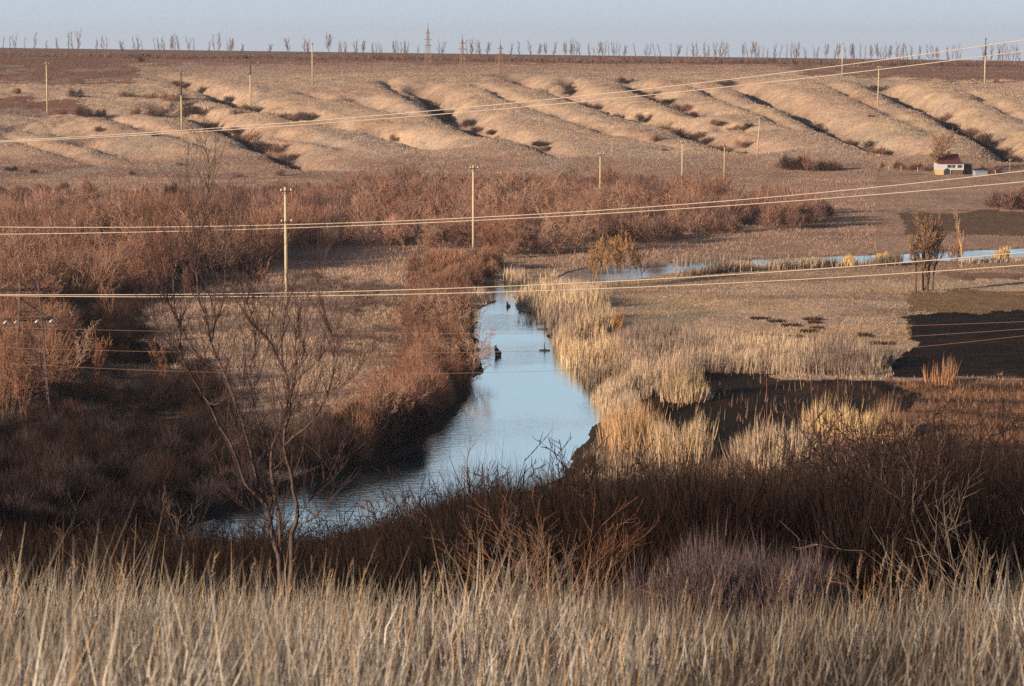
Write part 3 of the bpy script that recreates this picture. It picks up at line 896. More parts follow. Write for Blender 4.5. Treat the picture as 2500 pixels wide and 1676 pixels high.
def from_lists(name, parts, mat, smooth=True):
    """join (verts, faces) pairs into one mesh; degenerate quads become triangles"""
    V = []; Fc = []; o = 0
    for v, f in parts:
        v = np.asarray(v)
        V.extend(map(tuple, v))
        for q in f:
            q = [int(i) + o for i in q]
            if len(q) == 4 and q[0] == q[3]: q = q[:3]
            Fc.append(q)
        o += len(v)
    me = bpy.data.meshes.new(name)
    me.from_pydata(V, [], Fc)
    if smooth:
        me.polygons.foreach_set("use_smooth", [True] * len(me.polygons))
    me.materials.append(mat)
    me.update()
    return me

def box(x0, x1, y0, y1, z0, z1):
    v = [(x0, y0, z0), (x1, y0, z0), (x1, y1, z0), (x0, y1, z0), (x0, y0, z1), (x1, y0, z1), (x1, y1, z1), (x0, y1, z1)]
    f = [(0, 3, 2, 1), (4, 5, 6, 7), (0, 1, 5, 4), (1, 2, 6, 5), (2, 3, 7, 6), (3, 0, 4, 7)]
    return v, f

def beam(p, q, w):
    return polytube([p, q], [w, w], 4)

# ------------------------------------------------------------------ branching trees
def grow(seed, height, stems=1, levels=3, spread=0.5, r0=0.12, kids=(7, 6, 5), upk=0.12, first=0.35, wig=0.12, kl=0.5, open_=0.0):
    r = random.Random(seed)
    thick, thin = [], []
    def branch(p, d, L, rad, lev):
        n = 6 if lev == 0 else 4
        step = L / n
        q = p.copy(); pts = [q.copy()]
        dd = d.copy()
        for i in range(n):
            dd = dd + Vector((r.gauss(0, wig), r.gauss(0, wig), r.gauss(0, wig) + upk))
            dd.normalize()
            q2 = q + dd * step
            ra = rad * (1 - 0.8 * i / n); rb = rad * (1 - 0.8 * (i + 1) / n)
            (thick if lev <= 1 else thin).append((*q, *q2, ra, rb))
            q = q2; pts.append(q.copy())
        if lev >= levels: return
        m = kids[min(lev, len(kids) - 1)]
        for c in range(m):
            t = (first if lev == 0 else 0.2) + (1 - (first if lev == 0 else 0.2)) * (c + r.random()) / m
            f = t * n; i = min(int(f), n - 1)
            pp = pts[i].lerp(pts[i + 1], f - i)
            base = (pts[i + 1] - pts[i]).normalized()
            az = r.uniform(0, 2 * math.pi)
            perp = base.orthogonal().normalized(); perp.rotate(Matrix.Rotation(az, 3, base))
            nd = (base * (1 - spread * 0.6) + perp * spread * r.uniform(0.7, 1.3)).normalized()
            branch(pp, nd, L * kl * r.uniform(0.7, 1.25) * (1.15 - 0.45 * t), rad * (1 - 0.8 * t) * 0.6 + 0.002, lev + 1)
    for s in range(stems):
        a = r.uniform(0, 6.28)
        k = 0.0 if stems == 1 else r.uniform(0.1, 0.45) + open_
        d = Vector((math.cos(a) * k, math.sin(a) * k, 1)).normalized()
        branch(Vector((math.cos(a) * .15 * (stems > 1), math.sin(a) * .15 * (stems > 1), -0.1)), d, height * r.uniform(0.75, 1.0), r0 * r.uniform(.8, 1.1), 0)
    return np.array(thick), np.array(thin)

def tree_proto(name, label, cat, seed, mat_cols, scale_thin=1.0, k=5, tmin=0.01, **kw):
    thick, thin = grow(seed, **kw)
    rng = np.random.default_rng(seed)
    root = thing(name, label, cat)
    v, f = tubes(thick, k)
    c = np.repeat(jitter_cols(rng, len(thick), mat_cols[0], .15), 2 * k, 0)
    link("trunk", make_mesh("trunk", v, f, c, True, [M_TWIG]), root)
    if len(thin):
        thin = thin.copy(); thin[:, 6:] = np.maximum(thin[:, 6:] * scale_thin, tmin)
        v, f = tubes(thin, 3)
        c = np.repeat(jitter_cols(rng, len(thin), mat_cols[1], .2), 6, 0)
        link("crown", make_mesh("crown", v, f, c, False, [M_TWIG]), root)
    return root

ORD = "first second third fourth fifth sixth seventh eighth ninth tenth eleventh twelfth thirteenth fourteenth fifteenth sixteenth seventeenth eighteenth nineteenth twentieth".split()
def ordn(i):
    if i < 20: return ORD[i]
    tens = {2: "twenty", 3: "thirty", 4: "forty", 5: "fifty", 6: "sixty"}[(i + 1) // 10]
    u = (i + 1) % 10
    return (tens[:-1] + "ieth") if u == 0 else tens + "-" + ORD[u - 1]

BPROTO = []
for i in range(7):
    th, tn = grow(800 + i, height=1.0, stems=6, levels=3, spread=.55, r0=.011, kids=(6, 5, 3), upk=.07, first=.15, kl=.46, wig=.12, open_=.25)
    BPROTO.append(np.concatenate([th, tn]))
def branchy(name, label, x, z, D, h, pal, rng, rk=.00009, wide=1.0):
    V, C, Fq, o = [], [], [], 0
    pal = np.array(pal)
    for i in range(len(x)):
        s = BPROTO[rng.integers(7)].copy() * h[i] * 1.05
        s[:, 6:] = np.maximum(s[:, 6:], D[i] * rk)
        a = rng.uniform(0, 6.28); ca, sa = math.cos(a) * wide, math.sin(a) * wide
        for j in (0, 3):
            X, Y = s[:, j].copy(), s[:, j + 1].copy()
            s[:, j] = X * ca - Y * sa + x[i]; s[:, j + 1] = X * sa + Y * ca + D[i]; s[:, j + 2] += z[i]
        v, f = tubes(s, 3)
        V.append(v); Fq.append(f + o); o += len(v); C.append(np.repeat(pal[rng.integers(len(pal))][None] * rng.uniform(.8, 1.2), len(v), 0))
    link(name, make_mesh(name, np.concatenate(V), np.concatenate(Fq), np.concatenate(C), False, [M_TWIG]), kind="stuff", label=label, category="scrub")
def branchy_scrub():
    rng = np.random.default_rng(48)
    n = 330
    D = rng.uniform(36, 104, n); x = rng.uniform(-.235, .235, n) * D
    px = CX + F * x / D
    z = Hg(x, D)
    topy = np.interp(px, np.array([0, 400, 700, 960, 1100, 1250, 1600, 1900, 2100, 2339]) * K, np.array([1232, 1248, 1256, 1212, 1135, 1125, 1100, 1105, 1035, 985]) * K) + rng.uniform(-45, 90, n)
    h = ray(px, topy)[1] * D - z
    k = (h > .8) & (z > WATER_Z + .05); x, D, z, h = x[k], D[k], z[k], np.minimum(h[k], 5.0)
    branchy("branchy_scrub", "bare branchy bushes rising out of the dark scrub on the near slope", x, z, D, h,
            [(0.035, 0.024, 0.02), (0.026, 0.018, 0.016), (0.055, 0.036, 0.028), (0.10, 0.068, 0.055), (0.055, 0.029, 0.021)], rng)  # twig colours darkened to carry the slope's shade
branchy_scrub()
def branchy_valley():
    rng = np.random.default_rng(49)
    X, DD, HH = [], [], []
    for pts, n, h0, h1 in (([(-250, 560), (330, 565), (660, 590), (600, 622), (380, 640), (330, 700), (-250, 740)], 110, 3.5, 7.2),
                           ([(955, 700), (1040, 710), (1060, 800), (1050, 880), (900, 1010), (800, 1050), (930, 880)], 46, 1.8, 3.6),
                           ([(-200, 760), (200, 770), (160, 900), (60, 1000), (-200, 1010)], 22, 2.5, 5.0),
                           ([(640, 575), (1290, 590), (1560, 545), (1700, 530), (1640, 470), (900, 450), (640, 510)], 120, 2.8, 5.4)):
        x, D = scatter(rng, pts, n); X.append(x); DD.append(D); HH.append(rng.uniform(h0, h1, len(x)))
    x = np.concatenate(X); D = np.concatenate(DD); h = np.concatenate(HH); k = dry(x, D, .05)
    x, D, h = x[k], D[k], h[k]
    branchy("tall_valley_scrub", "taller bare bushes standing up out of the rusty valley scrub", x, Hg(x, D), D, h, [(0.30, 0.16, 0.10), (0.34, 0.19, 0.13), (0.18, 0.10, 0.075), (0.26, 0.12, 0.075), (0.38, 0.24, 0.16)], rng, .00006, 1.1)
branchy_valley()

# skyline tree row ---------------------------------------------------
SKY_COL = ([(0.17, 0.10, 0.07)], [(0.20, 0.12, 0.085), (0.17, 0.10, 0.075)])
sky_protos = []
specs = [dict(height=9, stems=1, levels=3, spread=0.40, r0=0.20, kids=(12, 7, 5), upk=0.12, first=.22, kl=.30, wig=.07),
         dict(height=10, stems=2, levels=3, spread=0.34, r0=0.17, kids=(9, 7, 5), upk=0.14, first=.3, kl=.30, wig=.05),
         dict(height=8.5, stems=1, levels=3, spread=0.5, r0=0.20, kids=(11, 7, 5), upk=0.10, first=.35, kl=.40, wig=.1),
         dict(height=9.5, stems=1, levels=3, spread=0.26, r0=0.16, kids=(14, 6, 4), upk=0.2, first=.15, kl=.24, wig=.06),
         dict(height=8, stems=3, levels=3, spread=0.4, r0=0.13, kids=(7, 6, 4), upk=0.14, first=.3, kl=.32, wig=.07)]
for i, s in enumerate(specs):
    sky_protos.append(tree_proto("skyline_tree", "x", "tree", 300 + i, SKY_COL, 1.7, 4, tmin=0.024, **s))
# tree positions along the row, read off the photograph (2500 wide): x, top y
SKYT = [(4, 90), (28, 88), (58, 92), (82, 75), (110, 95), (145, 92), (165, 78), (182, 78), (232, 95), (256, 90), (298, 100), (335, 92), (348, 98), (380, 92), (388, 94),
        (403, 90), (417, 90), (430, 88), (440, 84), (468, 94), (505, 100), (528, 84), (560, 100), (567, 94), (590, 108), (658, 108), (702, 94), (745, 95), (757, 98), (803, 84), (838, 106), (866, 98), (886, 104),
        (838, 102), (868, 96), (885, 100), (911, 104), (928, 108), (965, 99), (974, 102), (988, 104), (996, 100), (1018, 106), (1076, 103), (1146, 97), (1158, 104), (1176, 98), (1190, 104), (1240, 104), (1268, 96), (1298, 94),
        (1316, 108), (1332, 106), (1345, 100), (1380, 104), (1395, 108), (1405, 98), (1416, 100), (1440, 106), (1452, 110), (1462, 104), (1473, 104), (1486, 108), (1500, 104), (1512, 108), (1525, 112),
        (1554, 106), (1578, 110), (1602, 104), (1615, 106), (1640, 105), (1655, 110), (1675, 112), (1694, 104), (1700, 106), (1722, 104), (1730, 110), (1745, 106), (1752, 104), (1764, 106), (1778, 108), (1815, 110),
        (1828, 104), (1836, 102), (1845, 106), (1858, 112), (1872, 114), (1888, 108), (1902, 110), (1920, 108), (1938, 110), (1946, 106), (1970, 112), (1994, 116), (2018, 108), (2036, 110), (2048, 108), (2064, 106), (2080, 108),
        (2090, 106), (2102, 107), (2112, 112), (2128, 112), (2144, 108), (2155, 114), (2172, 112), (2192, 108), (2208, 106), (2218, 108), (2228, 106), (2242, 110), (2276, 112), (2290, 116), (2318, 114), (2330, 112), (2342, 118),
        (2398, 106), (2404, 108), (2414, 112), (2436, 112), (2448, 110), (2458, 106), (2470, 112), (2482, 110), (2492, 112)]
SKYT = sorted(set(SKYT))
marks = [(0, "left edge of the picture"), (1045, "tallest lattice mast"), (1223, "shortest lattice mast"), (2056, "pole on the brow of the hill"), (2407, "far-right dark-topped pole")]
cnt = {}
r = random.Random(8)
first_used = [False] * 5
for (px, ty) in SKYT:
    D = 835 + r.uniform(-22, 22)
    x = float((px - CX) / F * (D * cp)) * 1.003
    z = float(Hg(x, D))
    a, b = ray(px, ty)
    x = float(a * D)
    h = max(3.5, float(b * D - z))
    pi = r.randrange(5) if px > 1300 else r.choice([0, 1, 2, 3, 4, 4])
    src = sky_protos[pi]
    o = src if not first_used[pi] else copy_tree(src)
    first_used[pi] = True
    o.location = (x, D, z)
    s = h / specs[pi]['height'] * 0.98
    o.scale = (s * r.uniform(.75, 1.05), s * r.uniform(.75, 1.05), s)
    o.rotation_euler = (r.gauss(0, .02), r.gauss(0, .025), r.uniform(0, 6.28))
    mk = [m for m in marks if m[0] <= px][-1]
    i = cnt.get(mk[1], 0); cnt[mk[1]] = i + 1
    look = ["slim", "forked", "wide-crowned", "narrow upright", "many-stemmed"][pi]
    o['label'] = f"{look} bare skyline tree, {ordn(i)} right of the {mk[1]}"
    o['category'] = "tree"; o['group'] = "bare trees in the row along the skyline"
# bushes under the skyline row: one low mass
def row_brush():
    rng = np.random.default_rng(120)
    n = 700
    px = rng.uniform(-60, 2560, n)
    D = rng.uniform(815, 850, n); x = (px - CX) / F * D * cp
    h = rng.uniform(0.6, 2.1, n) * np.interp(px, [0, 900, 1500, 2500], [.75, .9, 1.3, 1.4])
    bag = Bag(); bag.add(*brush(rng, x, D, Hg(x, D), h, h * .8, 110, 0.13, [(0.18, 0.11, 0.08), (0.22, 0.13, 0.095)]))
    link("skyline_undergrowth", bag.mesh("skyline_undergrowth", M_TWIG), kind="stuff", label="low brown undergrowth beneath the skyline tree row", category="undergrowth")
row_brush()

# ------------------------------------------------------------------ bushes that stand alone
def bush_proto(seed, pal, n=900, w=0.05, stemc=(0.12, 0.07, 0.05)):
    rng = np.random.default_rng(seed)
    bag = Bag()
    # a few lobes give the crown an uneven outline
    k = 6
    lx = rng.uniform(-.45, .45, k); ly = rng.uniform(-.45, .45, k)
    hh = rng.uniform(.6, 1.0, k); rr = rng.uniform(.3, .5, k)
    bag.add(*brush(rng, lx, ly, np.zeros(k), hh, rr, n // k, w, pal))
    return bag.mesh("bush", M_TWIG)
BUSHM = [bush_proto(400 + i, RUST if i % 2 else MAUVE, 1100, 0.022) for i in range(6)]
BUSHD = [bush_proto(420 + i, [(0.13, 0.08, 0.06), (0.10, 0.06, 0.05)], 1100, 0.022) for i in range(3)]
rb = random.Random(33)
def bush(px, py, hpx, label, wide=1.3, dark=False, grp="bushes on the hillside", d0=300.0, off=(0, 0)):
    x, D, z = hit(px * K, py * K, d0)
    x += off[0]; D += off[1]; z = float(Hg(x, D))
    s = hpx * K / F * D
    me = rb.choice(BUSHD if dark else BUSHM)
    o = thing("bush", label, "bush", (x, D, z - 0.05 * s), rb.uniform(0, 6.28), grp, data=me)
    o.scale = (s * wide, s * wide, s * 1.05)
    return o
# along the gullies: x, y of foot, height (2339-wide view)
def along(gi, t0, t1, n, hlo, hhi, adj, wide=2.0, dark=0.6):
    n = min(26, int(n * 1.6) + 1)
    pts = np.array(GW[gi]); tt = np.linspace(0, 1, len(pts))
    for i in range(n):
        t = t0 + (t1 - t0) * (i + rb.uniform(.1, .9)) / n
        x = float(np.interp(t, tt, pts[:, 0])) + rb.uniform(-1.2, 1.6); D = float(np.interp(t, tt, pts[:, 1])) + rb.uniform(-1, 6)
        z = float(Hg(x, D)); h = rb.uniform(hlo, hhi) * 1.15
        dk = rb.random() < dark
        me = rb.choice(BUSHD if dk else BUSHM)
        o = thing("bush", f"{'dark' if dk else adj} bush in the {GULLIES[gi][3]}, {ordn(i)} from its top", "bush", (x, D, z - .1), rb.uniform(0, 6.28), "bushes growing in the hillside gullies", data=me)
        o.scale = (h * wide * rb.uniform(.8, 1.2), h * wide * rb.uniform(.8, 1.2), h)
along(0, .02, .6, 16, 1.2, 2.6, "brown")
along(1, .0, .85, 13, 1.4, 2.8, "rusty")
along(4, .05, .95, 10, 1.0, 2.0, "greyish brown")
along(5, .45, .95, 7, 0.8, 1.6, "brown")
along(6, .0, .95, 20, 1.3, 2.6, "brown")
along(7, .0, .9, 9, 1.0, 2.0, "brown")
along(8, .1, .9, 3, 1.0, 1.6, "rusty")
along(9, .0, .98, 20, 1.2, 2.5, "brown")
along(10, .0, .98, 20, 1.4, 2.8, "rusty")
along(12, .2, .9, 4, 1.0, 1.8, "brown")
along(13, .2, .9, 3, 1.0, 1.8, "dark brown")
BL = [(325, 142, 12, "small dark bush on the brow, right of the left ploughed field", 1.3, 1), (180, 222, 26, "rounded dark bush above the lower left ploughed strip", 1.5, 1),
      (35, 215, 18, "small bush left of the far-left pole", 1.4, 0), (178, 266, 26, "bare shrub directly right of the far-left pole's foot", 1.2, 1),
      (205, 268, 26, "bare shrub in the lower left strip, left one of a touching pair", 1.1, 1), (222, 268, 24, "bare shrub in the lower left strip, right one of a touching pair", 1.2, 1),
      (145, 262, 12, "low shrub between far-left pole and the three dark shrubs", 1.5, 0), (345, 266, 26, "pale bare shrub left of the gully pole", 1.3, 0), (365, 266, 30, "taller pale bare shrub left of the gully pole", 1.1, 0),
      (310, 262, 20, "small pale shrub farthest left of the gully pole", 1.4, 0), (400, 232, 26, "wide brown bush touching the gully pole on its left", 1.8, 0), (340, 225, 16, "low brown bush on the left hillside bank", 2.2, 0), (290, 222, 16, "low rusty bush on the left hillside bank", 2.2, 0),
      (225, 302, 16, "rusty bush at the right end of the far-left hollow", 1.7, 0), (355, 312, 12, "low bush in the grass below the gully pole", 2, 0),
      (205, 445, 38, "round rusty bush in the row before the left flat", 1.2, 0), (270, 450, 26, "low rusty bush right of the round one in the flat's row", 1.5, 0), (345, 450, 30, "brown bush in the middle of the flat's row", 1.3, 1), (405, 455, 44, "dark bare bush in the flat's row, tallest of the row", 1.2, 1),
      (18, 392, 16, "small dark bush at the far-left foot of the hill", 2, 1), (78, 396, 12, "tiny dark bush right of the far-left hillfoot bush", 1.4, 1), (640, 402, 20, "rusty bush on the open flat, left of the nearest bare slope", 1.1, 0),
      (545, 405, 12, "small red-brown bush on the open flat below the gully", 1.8, 0), (300, 400, 12, "small brown bush on the open flat at left", 1.6, 0), (410, 378, 10, "tiny bush at the foot of the left gully", 1.4, 0),
      (1494, 325, 24, "lone rust-brown bush on the bare lower slope", 1.0, 0), (1232, 334, 14, "low dark bush where the winding gully ends", 2.2, 1), (1700, 338, 22, "rusty bush at the lower end of the longest gully", 1.5, 0),
      (1690, 300, 14, "wide low bush above the leaning pole", 2.3, 0), (1520, 345, 8, "tiny bush left of the leaning pole on the slope", 2, 0),
      (1300, 206, 16, "small dark tree-like bush above the longest gully", .9, 1), (745, 445, 20, "brown bush right of the nearest pole's top", 2, 0), (780, 448, 18, "low brown bush second right of the nearest pole's top", 2, 0),
      (1800, 385, 36, "left bush of the big brown thicket left of the house", 1.4, 0), (1830, 388, 46, "tallest bush of the big brown thicket left of the house", 1.5, 1), (1868, 390, 44, "right of the middle bush in the thicket left of the house", 1.5, 0), (1905, 390, 28, "lower right bush of the thicket left of the house", 1.8, 1),
      (2045, 385, 18, "small bush in the hedge left of the house, leftmost", 1.6, 1), (2070, 388, 20, "bush second from the left in the hedge by the house", 1.6, 0), (2095, 388, 20, "bush third from the left in the hedge by the house", 1.6, 1), (2118, 390, 18, "bush in the hedge closest to the house tree", 1.6, 0),
      (2250, 396, 18, "rusty bush just right of the house annex", 1.8, 0), (2275, 398, 22, "orange-brown bush between house annex and short pole", 1.6, 0), (2232, 398, 14, "low bush touching the house annex", 1.5, 0),
      (2290, 475, 44, "left bush of the rusty group at the right edge above the brown field", 1.3, 0), (2320, 478, 56, "tallest bush of the rusty group at the right edge", 1.4, 0), (2345, 478, 52, "bush cut by the right edge above the brown field", 1.5, 0), (2265, 472, 22, "low bush at the left end of the rusty right-edge group", 1.6, 0),
      (1990, 268, 8, "tiny bush on the slope near the upper right pole", 2, 0), (2275, 190, 20, "bare bush right of the dark-topped pole at the far right", 1.0, 0), (540, 262, 16, "small bush beside the gully behind the left poles", 1.6, 0)]
for px, py, hp, lab, wd, dk in BL:
    bush(px, py, hp, lab, wd, bool(dk))

# dark bushes in the flat hedgerow line: stuff-like row behind the left scrub
def flat_row():
    rng = np.random.default_rng(140)
    bag = Bag()
    for (x0, x1, y, n, h0, h1) in ((420, 800, 452, 90, 1.2, 2.4), (-60, 330, 462, 70, .9, 2.0), (-60, 160, 440, 30, .7, 1.5), (830, 1500, 430, 110, 1.0, 2.6)):
        px = rng.uniform(x0, x1, n) * K; py = (y + rng.uniform(-5, 5, n)) * K
        x, D = on_plane(px, py, -23.3)
        h = rng.uniform(h0, h1, n)
        bag.add(*brush(rng, x, D, Hg(x, D), h, h * .9, 260, 0.08, [(0.13, 0.08, 0.06), (0.17, 0.10, 0.075)]))
    link("hedgerow_scrub", bag.mesh("hedgerow_scrub", M_TWIG), kind="stuff", label="thin dark scrub line across the flat below the hill", category="scrub")
flat_row()

# ------------------------------------------------------------------ trees of the valley
def place_tree(name, label, px, py, hpx, seed, pal, wx=1.0, z_plane=-23.5, group=None, thin=1.2, hillside=False, **kw):
    kw.setdefault('height', 1.0)
    if hillside: x, D, z = hit(px * K, py * K, 300)
    else:
        x, D = (float(v) for v in on_plane(px * K, py * K, z_plane)); z = float(Hg(x, D))
    Hm = hpx * K / F * D
    kw['height'] = Hm
    o = tree_proto(name, label, "tree", seed, pal, thin, 5, tmin=0.00008 * D, **kw)
    o.location = (x, D, z); o.scale = (wx, wx, 1)
    if group: o['group'] = group
    return o
YEL = ([(0.30, 0.20, 0.11)], [(0.44, 0.25, 0.10), (0.38, 0.22, 0.10), (0.34, 0.20, 0.10)])
G = "golden willows between the two arms of the river"
for i, (px, py, hp, lab, wx) in enumerate([(1352, 655, 100, "golden willow at the left end of the willow group by the water", .8), (1372, 658, 92, "short golden willow second from the left by the water", .8), (1398, 652, 108, "golden willow with paired trunks in the middle of the group", .9),
                                        (1412, 655, 112, "tallest golden willow in front of the far pond", .9), (1440, 648, 98, "golden willow right of the tallest one", .8), (1462, 648, 84, "low golden willow at the right end of the group", .8)]):
    place_tree("willow_tree", lab, px, py, hp, 500 + i, YEL, wx, -23.7, G, 1.3, stems=2, levels=3, spread=.5, r0=.07, kids=(8, 7, 6), upk=.12, first=.4, kl=.42)
BRN = ([(0.13, 0.08, 0.055)], [(0.30, 0.18, 0.11), (0.33, 0.20, 0.12)])
G2 = "bare trees by the far creek"
for i, (px, py, hp, lab, wx) in enumerate([(2092, 672, 150, "slim pole-stemmed bare tree, leftmost by the far creek", .75), (2110, 670, 172, "bare tree with paired dark trunks at the meadow's edge", 1.0), (2118, 671, 176, "tallest bare tree of the creekside group, dark trunk", 1.0), (2131, 668, 150, "slim bare tree at the right of the creekside group", .8)]):
    place_tree("bare_tree", lab, px, py, hp, 520 + i, BRN, wx, -23.6, G2, 1.1, stems=1 + (i == 1), levels=3, spread=.46, r0=.15, kids=(14, 9, 6), upk=.12, first=.30, kl=.38)
place_tree("poplar_tree", "narrow pale poplar right of the creekside trees", 2197, 612, 125, 540, ([(0.5, 0.38, 0.22)], [(0.42, 0.26, 0.15), (0.48, 0.31, 0.17)]), .7, -23.6, None, 1.2, stems=1, levels=3, spread=.30, r0=.09, kids=(16, 7, 5), upk=.20, first=.22, kl=.30)
place_tree("bare_tree", "low brown shrub-like tree left of the pale poplar", 2180, 602, 46, 541, BRN, 1.2, -23.6, None, 1.2, stems=4, levels=3, spread=.5, r0=.05, kids=(7, 6, 5), upk=.1, first=.2, kl=.5)
place_tree("bare_tree", "large bare tree leaning over the white house", 2133, 398, 76, 550, BRN, 1.0, -23.6, None, 1.0, True, stems=2, levels=3, spread=.55, r0=.20, kids=(9, 8, 6), upk=.08, first=.25, kl=.5)
place_tree("bare_tree", "small forked bare tree between the thicket and the house hedge", 2005, 405, 34, 551, BRN, 1.0, -23.6, None, 1.3, True, stems=1, levels=3, spread=.5, r0=.10, kids=(8, 6, 5), upk=.1, first=.35, kl=.5)
RED = ([(0.18, 0.085, 0.055)], [(0.27, 0.13, 0.075), (0.22, 0.11, 0.07)])
for i, (px, py, hp, lab) in enumerate([(215, 900, 130, "rusty bare tree rising in front of the left shadow"), (60, 1000, 250, "tall rusty bare tree in the shaded hollow, beside the pylon"), (10, 990, 240, "rusty bare tree at the left edge of the picture below the pylon"), (375, 890, 110, "rusty thin tree behind the large foreground tree's left limbs"),
                                      (250, 745, 110, "rust-coloured tree at the front of the left scrub"), (430, 700, 80, "young orange tree right of the front of the left scrub"), (600, 650, 60, "small orange tree behind the nearest pole, left side")]):
    place_tree("young_tree", lab, px, py, hp, 560 + i, RED, .8, -23.6, "rusty young trees at the left", 1.0, stems=3, levels=3, spread=.36, r0=.045, kids=(9, 8, 6), upk=.14, first=.2, kl=.36)
place_tree("young_tree", "orange young tree on the meadow behind the reed bed", 1408, 782, 66, 570, ([(0.4, 0.2, 0.08)], [(0.5, 0.26, 0.09)]), .8, -23.6, None, 1.0, stems=4, levels=3, spread=.4, r0=.03, kids=(8, 7, 5), upk=.16, first=.15, kl=.4)
place_tree("young_tree", "pale bare shrub beside the far creek, in the dark bank", 1650, 600, 40, 571, BRN, .9, -23.6, None, 1.0, stems=3, levels=3, spread=.4, r0=.04, kids=(8, 6, 5), upk=.16, first=.15, kl=.4)
place_tree("young_tree", "bush-like young tree right of the thicket's dark end", 1825, 528, 52, 572, BRN, 1.2, -23.6, None, 1.0, stems=4, levels=3, spread=.5, r0=.04, kids=(9, 7, 5), upk=.14, first=.15, kl=.5)

# golden round haystack-like reed tufts in the far creek
for i, (px, py, w, lab) in enumerate([(1941, 601, 10, "left golden tuft standing in the far creek"), (2018, 600, 13, "middle golden tuft standing in the far creek"), (2280, 582, 14, "golden tuft at the right end of the far creek")]):
    clump(lab, [(px - w, py), (px + w, py), (px + w, py + 3), (px - w, py + 3)], 420, 1.2, 1.6, [(0.66, 0.45, 0.16), (0.6, 0.4, 0.18)], 90 + i, 0.09)

# ------------------------------------------------------------------ poles
M_CONC = plain("pole_concrete", (0.47, 0.38, 0.23), 0.85, 3, .15)
M_DARK = plain("dark_weathered_steel", (0.09, 0.055, 0.045), 0.7, 8, .3)
M_WHITE = plain("white_porcelain", (0.75, 0.76, 0.76), 0.25, 4, .05, spec=.5)
M_RUSTY = plain("rusty_lattice_steel", (0.26, 0.16, 0.11), 0.75, 5, .3)
M_WIRE = plain("pale_aluminium_wire", (0.47, 0.395, 0.30), 0.7, 1, .2)
M_WIRE2 = plain("dull_thin_wire", (0.22, 0.12, 0.08), 0.7, 1, .15)

def pole(label, px, ty, by, lean=0.0, dark=False, D=None, arms=1, hillside=True, lift=0.0):
    """concrete utility pole seen from top pixel ty to foot pixel by"""
    if D is None:
        x, D, z = hit(px, by, 300 if hillside else 100)
    a, b = ray(px, by); x = float(a * D)
    zb = float(Hg(x, D))
    zt = float(ray(px, ty)[1] * D)
    h = zt - zb
    o = thing("utility_pole", label, "utility pole", (x, D, zb), 0.35, "concrete utility poles crossing the valley")
    lx = lean * h
    r0, r1 = 0.0165 * h + .015, 0.0105 * h + .01
    sh = polytube([(0, 0, -.4), (lx * .5, 0, h * .5), (lx, 0, h)], [r0, (r0 + r1) / 2, r1], 8)
    if dark:
        link("shaft", from_lists("shaft", [polytube([(0, 0, -.4), (lx * .62, 0, h * .62)], [r0, r0 * .75], 8)], M_CONC), o)
        link("mast_top", from_lists("mast_top", [polytube([(lx * .62, 0, h * .60), (lx, 0, h)], [r0 * .9, r1 * .7], 8)], M_DARK), o, label="dark steel upper part of the pole")
    else:
        link("shaft", from_lists("shaft", [sh], M_CONC), o)
    w = 0.035 * h + .12
    for k in range(arms):
        zz = h * (0.965 - .26 * k)
        am = link("crossarm", from_lists("crossarm", [box(lx - w, lx + w, -r0 * 1.3 - .05, -r0 * 1.3 + .03, zz - .04, zz + .04), beam((lx - w * .6, -r0, zz), (lx, -r0, zz - w * .7), .025), beam((lx + w * .6, -r0, zz), (lx, -r0, zz - w * .7), .025)], M_DARK, False), o)
        for s in (-1, 1):
            ins = polytube([(lx + s * w * .92, -r0 * 1.3, zz + .04), (lx + s * w * .92, -r0 * 1.3, zz + .1), (lx + s * w * .92, -r0 * 1.3, zz + .16), (lx + s * w * .92, -r0 * 1.3, zz + .24)], [.03, .07, .05, .03], 8)
            link("insulator", from_lists("insulator", [ins], M_WHITE), am)
    return o
pole("nearest concrete pole, rising behind the large bare tree", 700, 457, 745, hillside=False, arms=2)
pole("second nearest concrete pole, standing left of the golden willows", 1156, 404, 622, hillside=False)
pole("tall concrete pole in the middle of the scrub belt", 1465, 373, 520, hillside=False)
pole("concrete pole where the scrub belt meets the open flat", 1665, 344, 470, hillside=False)
pole("short thin concrete pole left of the leaning one's foot", 1768, 354, 438, hillside=False)
pole("leaning pole on the lower slope", 1848, 285, 382, lean=.07)
pole("far-left pole standing in the ploughed strip", 116, 152, 276)
pole("dark-topped pole in front of the left gully, lower of two", 444, 176, 320, dark=True)
pole("dark-topped pole at the gully edge, upper of two", 612, 134, 258, dark=True)
pole("pale slim pole on the rim, left of the lattice masts", 763, 104, 208)
pole("pole on the brow of the hill whose top stands against the trees", 2056, 103, 188)
pole("pole halfway down the right slope with wires crossing its top", 2143, 162, 262, lean=.01)
pole("dark-topped pole at the far right of the plateau field", 2404, 92, 204, dark=True)
pole("shortest pole, right of the white house", 2465, 392, 419)
pole("faint slim post on the bare lower slope in mid-picture", 1494, 340, 380)

